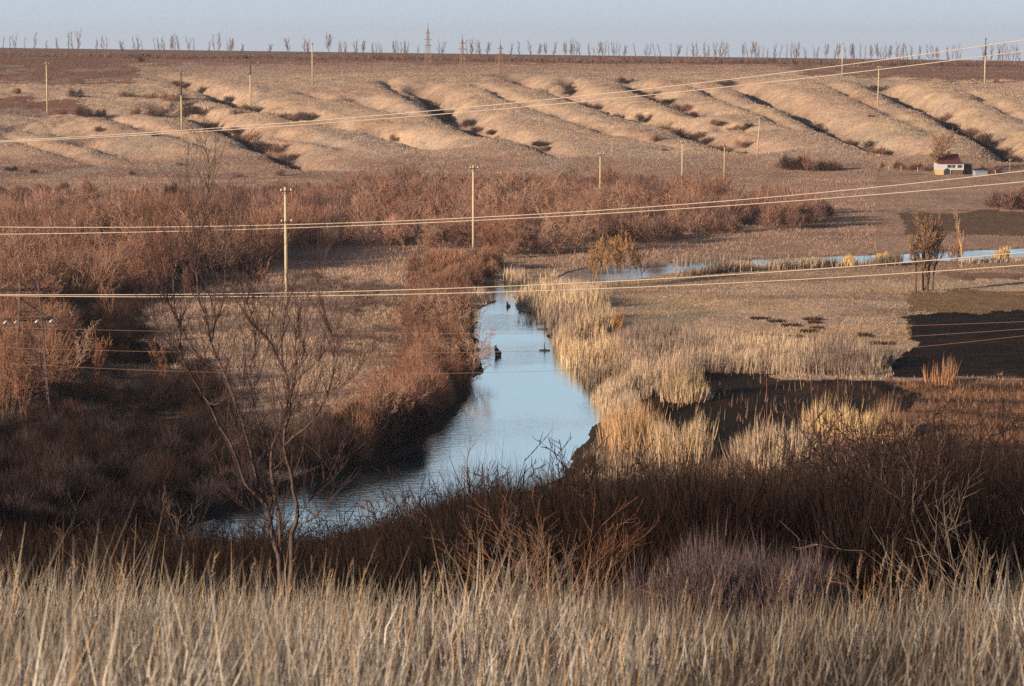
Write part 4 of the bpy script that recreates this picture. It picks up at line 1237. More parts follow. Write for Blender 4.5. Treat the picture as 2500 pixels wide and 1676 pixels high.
# ------------------------------------------------------------------ lattice masts
def lattice(h, b, t, n, arms, w=.045, spike=0.12):
    P_ = []
    c = lambda k, z: (b + (t - b) * min(1, z / (h * (1 - spike))))
    zs = [h * (1 - spike) * i / n for i in range(n + 1)]
    sg = ((-1, -1), (1, -1), (1, 1), (-1, 1))
    for sx, sy in sg:
        P_.append(beam((sx * b, sy * b, -.2), (sx * t, sy * t, h * (1 - spike)), w))
    for i in range(n):
        a0, a1 = c(0, zs[i]), c(0, zs[i + 1])
        for k in range(4):
            s0, s1 = sg[k], sg[(k + 1) % 4]
            P_.append(beam((s0[0] * a0, s0[1] * a0, zs[i]), (s1[0] * a1, s1[1] * a1, zs[i + 1]), w * .6))
            P_.append(beam((s1[0] * a0, s1[1] * a0, zs[i]), (s0[0] * a1, s0[1] * a1, zs[i + 1]), w * .6))
            P_.append(beam((s0[0] * a1, s0[1] * a1, zs[i + 1]), (s1[0] * a1, s1[1] * a1, zs[i + 1]), w * .5))
    return P_

def mast(label, px, ty, by, wd):
    x, D, z = hit(px, by, 300)
    h = float(ray(px, ty)[1] * D) - z
    o = thing("lattice_mast", label, "pylon", (x, D, z), .5, "lattice masts on the far rim")
    link("tower", from_lists("tower", lattice(h, wd * .55, .10, 8, 0, .048, .12), M_RUSTY, False), o)
    link("spike", from_lists("spike", [polytube([(0, 0, h * .80), (0, 0, h)], [.10, .03], 6)], M_DARK), o)
    for k, (f, l) in enumerate(((.80, .9), (.68, 1.3), (.57, 1.1))):
        zz = h * f
        link("crossarm", from_lists("crossarm", [beam((-l, 0, zz), (l, 0, zz), .045), beam((-l, 0, zz), (0, 0, zz + .5), .03), beam((l, 0, zz), (0, 0, zz + .5), .03)], M_RUSTY, False), o)
    return o
mast("tallest lattice mast on the rim, leftmost of the three", 1045, 56, 186, 1.9)
mast("middle lattice mast of the three on the rim", 1129, 82, 203, 1.7)
mast("shortest lattice mast, rightmost of the three on the rim", 1222, 96, 212, 1.5)

# near pylon at the left
def pylon():
    D = 150.0
    a, b = ray(78, 985); x = float(a * D); z = float(Hg(x, D))
    h = float(ray(78, 690)[1] * D) - z
    o = thing("lattice_pylon", "dark lattice pylon with white insulators in the shaded scrub at left", "pylon", (x, D, z), .25)
    link("tower", from_lists("tower", lattice(h, 1.1, .55, 9, 0, .045, .0), M_DARK, False), o)
    for f, l in ((.80, 1.5), (.95, 1.9)):
        zz = h * f if f > .9 else float(ray(78, 780)[1] * D) - z
        am = link("crossarm", from_lists("crossarm", [beam((-l, -.5, zz), (l, -.5, zz), .05), beam((-l, .5, zz), (l, .5, zz), .04), beam((-l, -.5, zz), (-.4, 0, zz + .6), .03), beam((l, -.5, zz), (.4, 0, zz + .6), .03)], M_DARK, False), o)
        if f < .9:
            for xx in (-1.4, -.75, .52, 1.4):
                link("insulator", from_lists("insulator", [polytube([(xx - .22, -.75, zz - .12), (xx - .1, -.62, zz - .06), (xx + .02, -.5, zz)], [.05, .075, .05], 8)], M_WHITE), am)
    return o
pylon()

# ------------------------------------------------------------------ wires
def wire(label, pts, D0, D1, rad, mat):
    pts = sorted(pts)
    xs = np.array([p[0] for p in pts], float); ys = np.array([p[1] for p in pts], float)
    # a parabola through the observed points: the sag of a real span
    co = np.polyfit(xs / 1000, ys, 2)
    px = np.linspace(-500, 3000, 120)
    inv = np.linspace(1 / D0, 1 / D1, 120)
    D = 1 / inv
    a, b = ray(px, np.polyval(co, px / 1000))
    P_ = np.stack([a * D, D, b * D], -1)
    me = from_lists("overhead_wire", [polytube(P_, np.full(120, rad), 6)], mat)
    o = thing("overhead_wire", label, "power line", (0, 0, 0), 0, "overhead wires across the valley", data=me)
    return o
wire("upper wire of the highest pair, crossing hill and skyline", [(0, 343), (450, 320), (900, 287), (1250, 252), (1600, 214), (2056, 158), (2500, 100)], 62, 46, .0088, M_WIRE)
wire("lower wire of the highest pair, crossing the far hillside", [(0, 347), (450, 324), (900, 296), (1250, 262), (1600, 232), (2056, 180), (2500, 126)], 62, 47, .0088, M_WIRE)
wire("upper wire of the middle pair, crossing the scrub belt", [(0, 553), (450, 555), (900, 546), (1250, 528), (1700, 494), (2100, 458), (2500, 421)], 62, 46, .0088, M_WIRE)
wire("lower wire of the middle pair, crossing the scrub belt", [(0, 572), (450, 565), (900, 550), (1250, 537), (1700, 507), (2100, 476), (2500, 446)], 62, 47, .0088, M_WIRE)
wire("upper wire of the lowest pale pair, over the river bend", [(0, 717), (450, 722), (900, 713), (1250, 699), (1700, 674), (2100, 646), (2500, 620)], 60, 45, .0088, M_WIRE)
wire("lower wire of the lowest pale pair, over the river bend", [(0, 722), (450, 725), (900, 723), (1250, 712), (1700, 695), (2100, 673), (2500, 649)], 60, 46, .0088, M_WIRE)
wire("faint thin wire over the river, highest of three", [(0, 800), (600, 812), (1250, 814), (1800, 808), (2235, 796), (2500, 785)], 120, 85, .0065, M_WIRE2)
wire("faint thin wire over the river, middle of three", [(0, 846), (300, 862), (1000, 862), (1250, 858), (2215, 821), (2500, 805)], 120, 85, .0065, M_WIRE2)
wire("faint thin wire over the river, lowest of three", [(0, 886), (300, 902), (600, 912), (1100, 913), (2196, 848), (2500, 823)], 120, 85, .0065, M_WIRE2)

# ------------------------------------------------------------------ the white house
M_WALL = plain("whitewashed_wall", (0.43, 0.43, 0.42), .8, 2, .08)
M_PLINTH = plain("ochre_plaster", (0.50, 0.36, 0.16), .85, 2, .2)
M_ROOF = plain("dark_red_roof", (0.10, 0.028, 0.026), .7, 6, .4, bump=.5)
M_WIN = plain("dark_window", (0.03, 0.035, 0.045), .25, 1, .1, spec=.6)
M_WOOD = plain("weathered_board", (0.11, 0.07, 0.05), .85, 4, .35)
M_BLUE = plain("grey_blue_sheet", (0.26, 0.29, 0.32), .6, 2, .1)
def house():
    x, D, z = hit(2318, 427, 300)
    s = D / F          # metres per photograph pixel there
    W2 = 34 * s; hw = 27 * s; dep = 5.0
    o = thing("house", "small white house with dark red roof at the foot of the hill", "house", (x, D, z), -.12)
    zb = hw * .42
    link("wall", from_lists("wall", [box(-W2, W2, 0, dep, zb, hw)], M_WALL, False), o)
    link("plinth", from_lists("plinth", [box(-W2 - .02, W2 * .1, -.03, dep + .03, -1.0, zb)], M_PLINTH, False), o)
    link("cellar_wall", from_lists("cellar_wall", [box(W2 * .1, W2 - .1, .15, dep - .1, -1.0, zb)], M_WOOD, False), o)
    # hipped roof with eaves
    e = .35; rh = 22 * s
    v = [(-W2 - .1 + e * .6, -e, hw), (W2 * .86, -e, hw), (W2 * .86, dep + e, hw), (-W2 - .1 + e * .6, dep + e, hw), (-W2 * .62, dep * .5, hw + rh), (W2 * .62, dep * .5, hw + rh)]
    v[0] = (-W2 * .9, -e, hw); v[3] = (-W2 * .9, dep + e, hw)
    f = [(0, 1, 5, 4), (2, 3, 4, 5), (1, 2, 5), (3, 0, 4), (0, 3, 2, 1)]
    rf = link("roof", from_lists("roof", [(v, f)], M_ROOF, False), o)
    link("chimney", from_lists("chimney", [box(-W2 * .1, W2 * .1, dep * .5, dep * .5 + .5, hw + rh * .7, hw + rh + .5)], M_WOOD, False), rf)
    for c, wd in ((-W2 * .02, .4), (W2 * .28, .3), (W2 * .70, .42)):
        fr = link("window", from_lists("window", [box(c - wd, c + wd, -.04, 0.02, zb + (hw - zb) * .28, zb + (hw - zb) * .84)], M_WALL, False), o)
        link("pane", from_lists("pane", [box(c - wd + .06, c + wd - .06, -.07, -.045, zb + (hw - zb) * .34, zb + (hw - zb) * .78)], M_WIN, False), fr)
    # arched cellar doorway
    arc = [(-W2 * .18 + .55 * math.cos(t), -.06, -.2 + .75 + .55 * math.sin(t)) for t in np.linspace(0, math.pi, 9)]
    arc = [(-W2 * .18 + .55, -.06, -.6)] + arc + [(-W2 * .18 - .55, -.06, -.6)]
    back = [(p[0], .0, p[2]) for p in arc]
    n = len(arc)
    me = bpy.data.meshes.new("door"); me.from_pydata(arc + back, [], [tuple(range(n))[::-1]] + [(i, (i + 1) % n, n + (i + 1) % n, n + i) for i in range(n)])
    me.materials.append(M_WIN); link("door", me, o)
    # dark lean-to
    a = thing("lean_to_shed", "dark wooden lean-to against the right end of the white house", "shed", (x + W2 + .9, D + 1.2, z), -.12)
    link("wall", from_lists("wall", [box(-.8, .8, 0, 3, -1, hw * .86)], M_WOOD, False), a)
    link("roof", from_lists("roof", [([(-.95, -.2, hw * .86), (.95, -.2, hw * .80), (.95, 3.2, hw * .80), (-.95, 3.2, hw * .86), (-.95, -.2, hw * .92), (.95, -.2, hw * .86), (.95, 3.2, hw * .86), (-.95, 3.2, hw * .92)],
          [(0, 3, 2, 1), (4, 5, 6, 7), (0, 1, 5, 4), (1, 2, 6, 5), (2, 3, 7, 6), (3, 0, 4, 7)])], M_ROOF, False), a)
    x2, D2, z2 = hit(2396, 430, 300)
    b_ = thing("small_hut", "low grey-blue hut in the bushes right of the house", "hut", (x2, D2, z2), .1)
    link("wall", from_lists("wall", [box(-1.1, 1.1, 0, 1.6, -.4, .75)], M_BLUE, False), b_)
    link("roof", from_lists("roof", [box(-1.2, 1.2, -.15, 1.75, .752, .86)], M_BLUE, False), b_)
    for i, (px, py, lab) in enumerate([(2430, 428, "low pale fence post left of the shortest pole"), (2200, 418, "pale garden post left of the house tree, right one"), (2170, 418, "pale garden post left of the house tree, left one"), (2240, 420, "pale garden post closest to the house's left wall")]):
        x3, D3, z3 = hit(px, py, 300)
        thing("fence_post", lab, "post", (x3, D3, z3), 0, "posts around the house garden", data=from_lists("fence_post", [polytube([(0, 0, -.2), (0, 0, .8), (.02, 0, .86)], [.07, .06, .02], 6)], M_CONC))
house()
# small white markers on the left hillside
for px, py, lab in ((464, 206, "small white marker post in the gully right of the lower dark-topped pole"), (430, 236, "small white marker post left of the lower dark-topped pole"), (630, 158, "small white marker post on the rim right of the upper dark-topped pole")):
    x3, D3, z3 = hit(px, py, 300)
    thing("marker_post", lab, "marker", (x3, D3, z3), 0, "white marker posts on the left hillside", data=from_lists("marker_post", [polytube([(0, 0, -.2), (0, 0, .7), (0, 0, .78)], [.07, .07, .03], 6)], M_WHITE))

# ------------------------------------------------------------------ things in and by the water
M_DEADWOOD = plain("wet_dead_wood", (0.06, 0.045, 0.03), .6, 5, .4)
def stump():
    x, D = (float(v) for v in on_plane(1215, 869, WATER_Z))
    o = thing("tree_stump", "dark leaning stump sticking out of the middle of the river", "stump", (x, D, WATER_Z), 0)
    link("trunk", from_lists("trunk", [polytube([(0.06, 0, -.6), (.04, 0, .05), (-.08, 0, .45), (-.22, 0, .8)], [.26, .24, .17, .03], 9)], M_DEADWOOD), o)
    link("snag", from_lists("snag", [polytube([(.1, 0, -.1), (.22, -.05, .2), (.2, -.05, .42)], [.14, .1, .02], 7), polytube([(0, 0, .2), (-.16, .1, .6), (-.1, .1, .85)], [.12, .07, .01], 7)], M_DEADWOOD), o)
stump()
x, D = (float(v) for v in on_plane(1239, 749, WATER_Z))
thing("snag", "small snag near the top of the main river reach", "snag", (x, D, WATER_Z), 0, data=from_lists("snag", [polytube([(0, 0, -.4), (.02, 0, .2), (-.05, 0, .5)], [.16, .12, .02], 7), polytube([(.05, 0, -.2), (.22, 0, .12), (.25, 0, .2)], [.1, .07, .02], 6)], M_DEADWOOD))
for pts, lab in (([(1316, 857), (1330, 854), (1343, 857)], "flat floating log near the right bank"), ([(1312, 805), (1330, 803), (1350, 810)], "dark half-sunk log against the upper right bank")):
    W_ = [tuple(float(v) for v in on_plane(px, py, WATER_Z)) for px, py in pts]
    P_ = [(q[0], W_[0][1], WATER_Z + .04) for q in W_]
    br = [(P_[1][0], P_[1][1], WATER_Z), (P_[1][0] - .05, P_[1][1], WATER_Z + .45), (P_[1][0] + .02, P_[1][1], WATER_Z + .75)]
    thing("floating_log", lab, "log", (0, 0, 0), 0, data=from_lists("floating_log", [polytube(P_, [.06, .1, .05], 7), polytube(br, [.05, .035, .01], 6)], M_DEADWOOD))

# dark burnt tussocks on the meadow
def tussock(px, py, w, i):
    x, D = (float(v) for v in on_plane(px * K, py * K, -23.4)); z = float(Hg(x, D))
    rng = np.random.default_rng(700 + i)
    n = 160
    bx = rng.uniform(-w, w, n); by = rng.uniform(-.5, .5, n)
    h = rng.uniform(.08, .3, n)
    v, f, c = blades(np.stack([bx, by, np.full(n, -.05)], -1), np.stack([bx + rng.normal(0.05, .12, n), by + rng.normal(0, .12, n), h], -1), np.full(n, .14), jitter_cols(rng, n, [(0.05, 0.03, 0.022), (0.08, 0.045, 0.03)], .2))
    return thing("dark_tussock", f"low dark tussock on the open meadow, {ordn(i)} from the left", "tussock", (x, D, z), 0, "dark tussocks on the open meadow", data=make_mesh("dark_tussock", v, f, c, False, [M_GRASS]))
for i, (px, py, w) in enumerate(sorted([(1737, 730, .8), (1773, 738, .7), (1808, 747, .8), (1856, 735, .8), (1860, 742, .5), (1846, 762, .6), (1748, 768, .9), (1816, 774, .7), (1775, 792, 1.1), (1880, 797, .9), (1820, 806, 1.2), (1900, 815, 1.1), (2015, 785, 1.0), (1865, 755, .5), (1975, 772, .5)])):
    tussock(px, py, w, i)

# ------------------------------------------------------------------ the large foreground tree, traced limb by limb (photograph pixels)
M_BARK = plain("grey_brown_bark", (0.09, 0.06, 0.047), .8, 16, .95, bump=.6)
M_REDTW = plain("red_brown_shoots", (0.072, 0.038, 0.031), .6, 6, .35)
TD = 31.0
MAIN = [  # points, start px width, end px width, depth drift
    ("trunk", [(690, 1450), (683, 1390), (681, 1361), (669, 1322), (660, 1272), (652, 1234)], 15, 11, 0),
    ("limb", [(652, 1234), (631, 1213), (600, 1181), (585, 1139), (562, 1081), (535, 1039), (516, 996), (496, 965), (469, 919), (442, 869), (440, 815), (433, 777), (425, 746), (423, 669), (415, 608), (400, 554)], 10, 1.6, -.8),
    ("limb", [(655, 1242), (640, 1205), (631, 1175), (619, 1135), (604, 1069), (589, 1023), (573, 977), (554, 927), (539, 892), (527, 869), (516, 835), (508, 804), (500, 769), (489, 742), (473, 719), (458, 685), (446, 639), (423, 608), (408, 573)], 10, 1.6, .6),
    ("trunk", [(692, 1450), (688, 1390), (685, 1349), (683, 1291), (681, 1253), (673, 1226), (669, 1195), (664, 1160), (662, 1135), (666, 1089), (681, 1054), (693, 1015), (704, 973), (704, 946), (696, 908), (681, 877), (669, 850), (654, 830), (631, 808), (612, 785), (598, 750), (590, 720)], 12, 1.5, .3),
    ("trunk", [(706, 1450), (710, 1400), (712, 1368), (712, 1307), (719, 1288), (725, 1264), (725, 1235), (716, 1199), (714, 1175), (708, 1146), (700, 1123), (694, 1092), (696, 1046), (708, 1015), (708, 985), (714, 950), (720, 915), (723, 877), (722, 830), (728, 780), (735, 735)], 13, 1.4, -.4),
    ("limb", [(696, 1088), (719, 1065), (746, 1046), (766, 1023), (789, 985), (804, 962), (823, 950), (858, 927), (900, 869), (931, 835), (981, 808), (1010, 795)], 7, 1.0, -.9),
    ("limb", [(660, 1100), (650, 1070), (635, 1039), (619, 985), (612, 942), (612, 896), (619, 869), (623, 854), (621, 815), (616, 777), (604, 738), (612, 708), (612, 677), (616, 650), (614, 592), (612, 546)], 6.5, 1.2, .9),
    ("branch", [(427, 758), (408, 735), (389, 704), (383, 665), (373, 615), (366, 569)], 4, 1, -.3),
    ("branch", [(442, 869), (425, 855), (408, 835), (396, 815), (377, 789), (371, 738), (346, 688), (316, 631)], 4, 1, -.4),
    ("branch", [(519, 830), (522, 805), (527, 781), (539, 754), (548, 708), (550, 646), (556, 596), (564, 569), (572, 530), (577, 492)], 5, 1, .3),
    ("branch", [(489, 742), (485, 720), (481, 673), (477, 639), (481, 592), (496, 542), (504, 488), (508, 458), (510, 400), (504, 369), (500, 327), (498, 290)], 5, .8, .5),
    ("branch", [(481, 673), (467, 654), (462, 631), (464, 565), (460, 477), (459, 400), (458, 360)], 3.2, .8, .3),
    ("branch", [(483, 676), (496, 704), (512, 722), (521, 754), (525, 785)], 3.5, 2.6, .1),
    ("branch", [(537, 900), (512, 892), (485, 869), (462, 835), (446, 805), (438, 780)], 4.5, 2.5, -.2),
    ("branch", [(704, 946), (698, 915), (690, 880), (689, 845), (693, 789), (698, 755), (704, 715), (706, 690)], 4, 1, .5),
    ("branch", [(693, 789), (680, 784), (665, 768), (654, 746), (648, 715)], 2.2, .8, .2),
    ("branch", [(704, 960), (725, 930), (746, 908), (773, 885), (789, 865), (793, 823), (800, 790)], 4, 1, -.6),
    ("branch", [(789, 985), (804, 946), (814, 904), (816, 869), (815, 835), (800, 790), (790, 750), (777, 696), (785, 669), (800, 615), (812, 585), (827, 554)], 4, .9, .3),
    ("branch", [(777, 700), (768, 672), (758, 650)], 2, .8, .2),
    ("branch", [(612, 681), (631, 658), (650, 627), (666, 592), (679, 562)], 3, .9, .3),
    ("branch", [(610, 681), (600, 658), (581, 623), (562, 596)], 2.6, .9, -.3),
    ("branch", [(650, 1162), (662, 1150), (677, 1139), (696, 1119)], 3.5, 2.5, 0),
    ("branch", [(655, 1272), (616, 1253), (592, 1238), (554, 1204), (539, 1177), (537, 1154)], 4.5, 1.2, -.5),
    ("branch", [(727, 1278), (750, 1276), (781, 1257), (800, 1240)], 3.5, 1, -.4),
    ("branch", [(727, 1268), (739, 1249), (762, 1215), (793, 1180), (808, 1166), (846, 1127), (900, 1081), (940, 1050)], 3.2, .9, .6),
    ("branch", [(714, 1310), (695, 1290), (685, 1265), (690, 1240)], 3.5, 1.5, -.2),
    ("branch", [(496, 965), (510, 984), (525, 988), (545, 978), (553, 950), (555, 925)], 3, 1.5, -.2),
    ("branch", [(562, 1081), (575, 1083), (588, 1075), (592, 1060)], 2, 1, -.2),
    ("branch", [(585, 1139), (570, 1110), (560, 1060), (556, 1010), (560, 960)], 2, .8, .5),
    ("branch", [(662, 1135), (650, 1100), (640, 1120)], 2, 1, .3),
    ("branch", [(746, 1046), (742, 1080), (735, 1110), (722, 1150), (718, 1170)], 1.2, 2.4, .2),
    ("branch", [(708, 1015), (725, 1000), (745, 985), (765, 960), (775, 930), (790, 900)], 3, .9, -.5),
    ("branch", [(573, 977), (600, 960), (625, 940), (640, 900), (650, 860), (665, 815)], 2.8, .8, .7),
    ("branch", [(735, 880), (745, 850), (742, 800), (748, 760), (755, 720)], 2.4, .8, .4),
    ("branch", [(619, 985), (600, 940), (592, 900), (580, 870), (572, 820)], 2.4, .8, .4),
]
def smooth_path(p, m=5):
    p = np.asarray(p, float); n = len(p)
    q = np.vstack([2 * p[0] - p[1], p, 2 * p[-1] - p[-2]])
    out = []
    for i in range(1, n):
        a, b, c, d = q[i - 1], q[i], q[i + 1], q[i + 2]
        for k in range(m):
            t = k / m
            out.append(.5 * ((2 * b) + (c - a) * t + (2 * a - 5 * b + 4 * c - d) * t * t + (3 * b - a - 3 * c + d) * t ** 3))
    out.append(p[-1])
    return np.array(out)

def traced_tree(name, label, cat, D, main, tw_n, seed, bark, shoots, depth_of=None, tw_len=(.25, .8), yshoot=1250, dense=1.0):
    r = random.Random(seed)
    px0, py0 = main[0][1][0]
    a, b = ray(px0, py0)
    root_x = float(a * D); root_z = float(Hg(root_x, D))
    o = thing(name, label, cat, (root_x, D, root_z), 0)
    ori = np.array([root_x, D, root_z])
    ends = {}
    twig = []
    for kind, pts, w0, w1, drift in main:
        sp_ = smooth_path(pts)
        n = len(sp_)
        key = (round(pts[0][0] / 12), round(pts[0][1] / 12))
        # start depth: the depth of the closest point of an earlier limb
        d0 = 0.0; best = 18.0
        for q, dq in ends.items():
            dd = math.hypot(q[0] - pts[0][0], q[1] - pts[0][1])
            if dd < best: best, d0 = dd, dq
        dep = d0 + drift * np.linspace(0, 1, n) ** 1.2
        for q, dq in zip(sp_[::2], dep[::2]): ends[(q[0], q[1])] = dq
        aa, bb = ray(sp_[:, 0], sp_[:, 1])
        Y = D + dep
        P_ = np.stack([aa * Y, Y, bb * Y], -1) - ori
        if kind == "trunk" and pts[0][1] > 1400:
            P_ = np.vstack([[P_[0][0], P_[0][1], -.3], P_])
            n += 1
        rad = np.linspace(w0 * (1.2 if w0 > 8 else 1), w1, n) * .43 / F * D
        rad = rad * (1 + .10 * np.sin(np.arange(n) * 1.7 + w0))
        link(kind, from_lists(kind, [polytube(P_, rad, 8)], bark), o)
        # shoots
        L = np.linalg.norm(np.diff(P_, axis=0), axis=1).sum()
        m = int(L * tw_n * dense)
        for _ in range(m):
            t = r.uniform(.12, 1.0)
            i = min(int(t * (n - 1)), n - 2)
            if kind == "trunk" and t < .45: continue
            p = P_[i] + (P_[i + 1] - P_[i]) * r.random()
            tan = P_[i + 1] - P_[i]; tan /= np.linalg.norm(tan) + 1e-9
            side = np.array([r.gauss(0, 1), r.gauss(0, .8), r.gauss(0, .4)]); side /= np.linalg.norm(side)
            d = tan * .6 + side * .55 + np.array([0, 0, .55]); d /= np.linalg.norm(d)
            ln = r.uniform(*tw_len) * (1.1 - .5 * t)
            rr = min(rad[i] * .8, .00015 * D)
            q = p.copy(); k = 5
            seq = [q.copy()]
            for s in range(k):
                d = d + np.array([r.gauss(0, .12), r.gauss(0, .12), r.gauss(.08, .08)]); d /= np.linalg.norm(d)
                q2 = q + d * ln / k
                twig.append((*q, *q2, rr * (1 - .14 * s), rr * (1 - .14 * (s + 1))))
                if r.random() < .5:
                    sd = d + np.array([r.gauss(0, .6), r.gauss(0, .5), r.gauss(.1, .2)]); sd /= np.linalg.norm(sd)
                    l2 = ln * r.uniform(.15, .4)
                    mid = q2 + sd * l2 * .5; e = mid + (sd + np.array([0, 0, .3])) * l2 * .5
                    twig.append((*q2, *mid, rr * .6, rr * .5)); twig.append((*mid, *e, rr * .5, rr * .3))
                q = q2
    v, f = tubes(np.array(twig), 4)
    link("crown", make_mesh("crown", v, f, None, False, [shoots]), o)
    return o
traced_tree("bare_tree", "large bare many-stemmed tree with reddish shoots behind the foreground grass", "tree", TD, MAIN, 18, 4, M_BARK, M_REDTW, tw_len=(.3, 1.1))

# bare saplings in the dark scrub to the right
M_DBARK = plain("dark_sapling_bark", (0.13, 0.08, 0.06), .8, 9, .4)
M_DTW = plain("dark_red_shoots", (0.13, 0.055, 0.04), .7, 6, .3)
SAP = [("trunk", [(2073, 1420), (2073, 1300), (2073, 1223), (2069, 1131), (2083, 1065), (2077, 1015), (2067, 954)], 8, 1.5, 0),
       ("trunk", [(2060, 1420), (2045, 1280), (2031, 1185), (2023, 1139), (2004, 1115), (1969, 1069), (1939, 1031), (1904, 985)], 8, 1.4, -1),
       ("trunk", [(2085, 1420), (2100, 1300), (2120, 1210), (2139, 1139), (2158, 1092), (2173, 1031), (2185, 935)], 6, 1.3, .8),
       ("limb", [(2110, 1260), (2154, 1185), (2175, 1140), (2193, 1089), (2231, 1046), (2277, 1015), (2316, 969)], 5, 1.1, -1),
       ("limb", [(2073, 1200), (2062, 1165), (2054, 1146), (2035, 1100), (2025, 1060), (2030, 1020), (2020, 985)], 4.5, 1.1, .8),
       ("branch", [(2004, 1115), (1985, 1108), (1965, 1090), (1950, 1060)], 3, 1, -.4),
       ("branch", [(2083, 1065), (2060, 1040), (2045, 1015), (2030, 990)], 3, 1, -.4)]
traced_tree("bare_tree", "dark multi-stemmed bare tree right of centre, crossing the yellow reeds", "tree", 56.0, SAP, 2.0, 14, M_DBARK, M_DTW, tw_len=(.5, 1.3))
SAP2 = [("trunk", [(955, 1330), (957, 1270), (962, 1230), (965, 1180), (975, 1140), (985, 1100)], 7, 2, 0),
        ("limb", [(957, 1260), (940, 1225), (925, 1190), (905, 1160), (890, 1120)], 4, 1.2, -.5), ("limb", [(958, 1250), (985, 1210), (1000, 1190), (1020, 1160), (1040, 1110)], 4, 1.2, .5),
        ("limb", [(1148, 1340), (1148, 1230), (1146, 1180), (1140, 1130), (1148, 1100)], 6, 1.4, 1.0), ("limb", [(1148, 1230), (1165, 1190), (1190, 1160), (1205, 1130)], 3, 1.1, .5), ("limb", [(1148, 1225), (1130, 1190), (1112, 1150), (1100, 1110)], 3, 1.1, -.5)]
SAP2 = [("trunk", [(1148, 1400), (1148, 1300), (1148, 1230), (1146, 1180), (1140, 1130), (1148, 1095)], 7, 1.6, 0),
        ("limb", [(1148, 1232), (1165, 1195), (1190, 1165), (1212, 1120)], 4, 1.1, .5), ("limb", [(1148, 1226), (1130, 1195), (1112, 1155), (1095, 1110)], 4, 1.1, -.5),
        ("limb", [(1147, 1250), (1120, 1225), (1095, 1200), (1070, 1150)], 4, 1.1, -.8), ("limb", [(1147, 1252), (1180, 1220), (1215, 1200), (1240, 1165)], 4, 1.1, .8)]
traced_tree("bare_shrub", "bare fan-shaped shrub standing out against the lower river", "shrub", 72.0, SAP2, 3.2, 15, M_DBARK, M_DTW, tw_len=(.5, 1.3))
# thin red saplings before the reed bed
for i, (main, lab) in enumerate([
    ([("trunk", [(2046, 935), (2042, 877), (2031, 850), (2042, 815), (2054, 777)], 3.5, 1.2, 0), ("branch", [(2046, 880), (2065, 850), (2080, 830)], 2, .9, .3)], "thin red sapling in front of the reed bed, right one"),
    ([("trunk", [(1985, 1000), (1980, 930), (1990, 870), (1988, 830), (1980, 780)], 3.2, 1.0, 0), ("branch", [(1982, 940), (1960, 900), (1952, 870)], 2, .9, .3), ("branch", [(1984, 900), (2000, 880), (1998, 850)], 2, .9, .3)], "thin red sapling in front of the reed bed, middle one"),
    ([("trunk", [(1872, 940), (1868, 900), (1875, 870), (1880, 830)], 3, 1.0, 0), ("branch", [(1870, 905), (1885, 885), (1890, 860)], 1.8, .8, .3)], "thin red sapling in front of the reed bed, left one")]):
    base = main[0][1][0]
    traced_tree("sapling", lab, "sapling", 95.0, [(k, ([(base[0], 1250), (base[0], 1100)] + p if j == 0 else p), a, b, c) for j, (k, p, a, b, c) in enumerate(main)], 1.2, 20 + i, M_DTW, M_DTW, tw_len=(.6, 1.6))

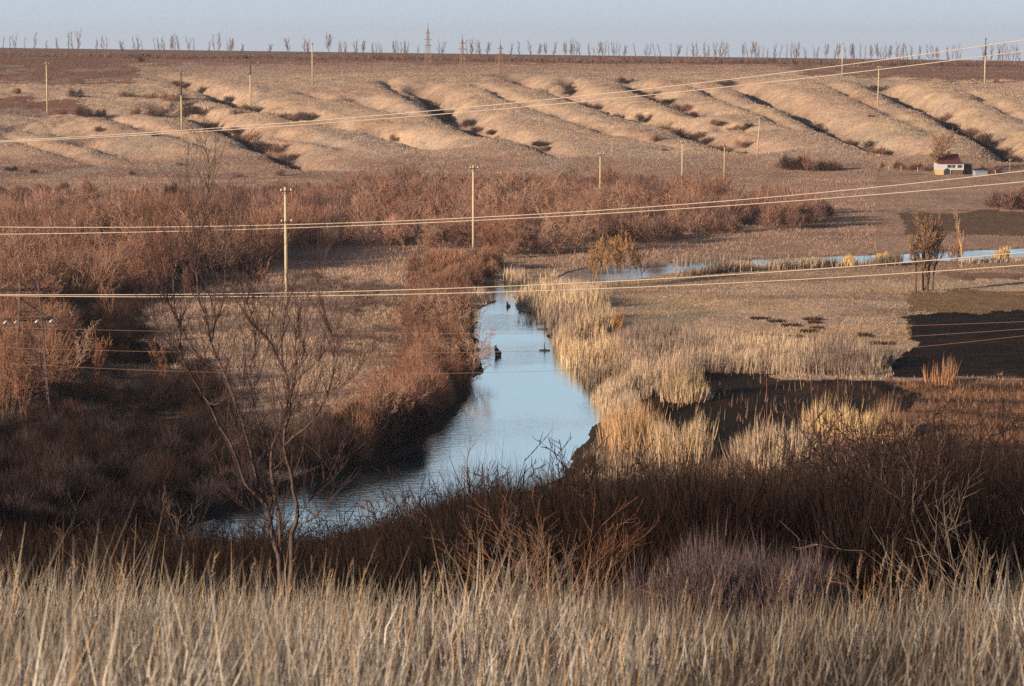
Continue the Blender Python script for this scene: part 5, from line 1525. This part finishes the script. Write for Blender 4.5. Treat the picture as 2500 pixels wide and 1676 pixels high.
# spiky dead shrub in the middle, just behind the grass
M_ORTW = plain("orange_dead_stems", (0.21, 0.10, 0.055), .7, 5, .35)
M_PALETW = plain("pale_dead_stems", (0.24, 0.18, 0.135), .7, 5, .3)
def dead_shrub(label, px, D, h, seed, mat, stems, spread=.5, wide=.35, lv=2):
    a, b = ray(px, 1400); x = float(a * D); z = float(Hg(x, D))
    th, tn = grow(seed, height=h, stems=stems, levels=lv, spread=spread, r0=.0062, kids=(6, 5), upk=.05, first=.15, kl=.45, wig=.10, open_=wide)
    o = thing("dead_shrub", label, "shrub", (x, D, z), 0)
    v, f = tubes(th, 5); link("stems", make_mesh("stems", v, f, None, True, [mat]), o)
    if len(tn):
        tn[:, 6:] = np.maximum(tn[:, 6:], .0018)
        v, f = tubes(tn, 3); link("crown", make_mesh("crown", v, f, None, False, [mat]), o)
dead_shrub("spiky orange dead shrub in the middle, behind the grass", 1340, 29.5, 1.9, 31, M_ORTW, 9)
dead_shrub("pale spiky dead shrub left of the orange one behind the grass", 1265, 30.0, 1.75, 32, M_PALETW, 7)
dead_shrub("red-orange upright dead shrub right of the spiky orange one", 1412, 30.0, 2.1, 33, M_ORTW, 5, wide=.1)
dead_shrub("rusty leafy dead shrub before the dark scrub at right", 2170, 29.0, 1.2, 34, M_ORTW, 4, wide=.1)
dead_shrub("pale broken branches at the right edge above the grass", 2480, 31.0, 2.6, 35, M_PALETW, 5, wide=.3)
dead_shrub("thin pale stems among the dark scrub at right", 2290, 36.0, 3.2, 36, M_PALETW, 4, wide=.15)
dead_shrub("pale dead stems in the shaded scrub at left", 425, 55.0, 3.4, 37, M_PALETW, 2, wide=.0)
dead_shrub("pale thin stems in the far-left shaded scrub", 105, 50.0, 3.2, 38, M_PALETW, 3, wide=.1)
dead_shrub("brown thin stems between the far-left stems and the big tree", 290, 52.0, 3.6, 39, M_PALETW, 3, wide=.1)
dead_shrub("bent orange stalks standing above the grass at left", 360, 24.0, 1.15, 40, M_ORTW, 4, wide=.5, lv=1)

# ------------------------------------------------------------------ haze
def haze():
    v, f = box(-2600, 2600, -300, 6600, -90, 40)
    m = bpy.data.materials.new("valley_haze"); m.use_nodes = True
    N = m.node_tree.nodes; N.remove(N["Principled BSDF"])
    vol = N.new("ShaderNodeVolumePrincipled")
    vol.inputs["Color"].default_value = (0.80, 0.86, 0.95, 1)
    vol.inputs["Density"].default_value = 0.0001
    vol.inputs["Anisotropy"].default_value = 0.2
    m.node_tree.links.new(vol.outputs[0], N["Material Output"].inputs["Volume"])
    link("haze", from_lists("haze", [(v, f)], m, False), kind="stuff", label="thin pale haze in the valley air", category="haze")
haze()
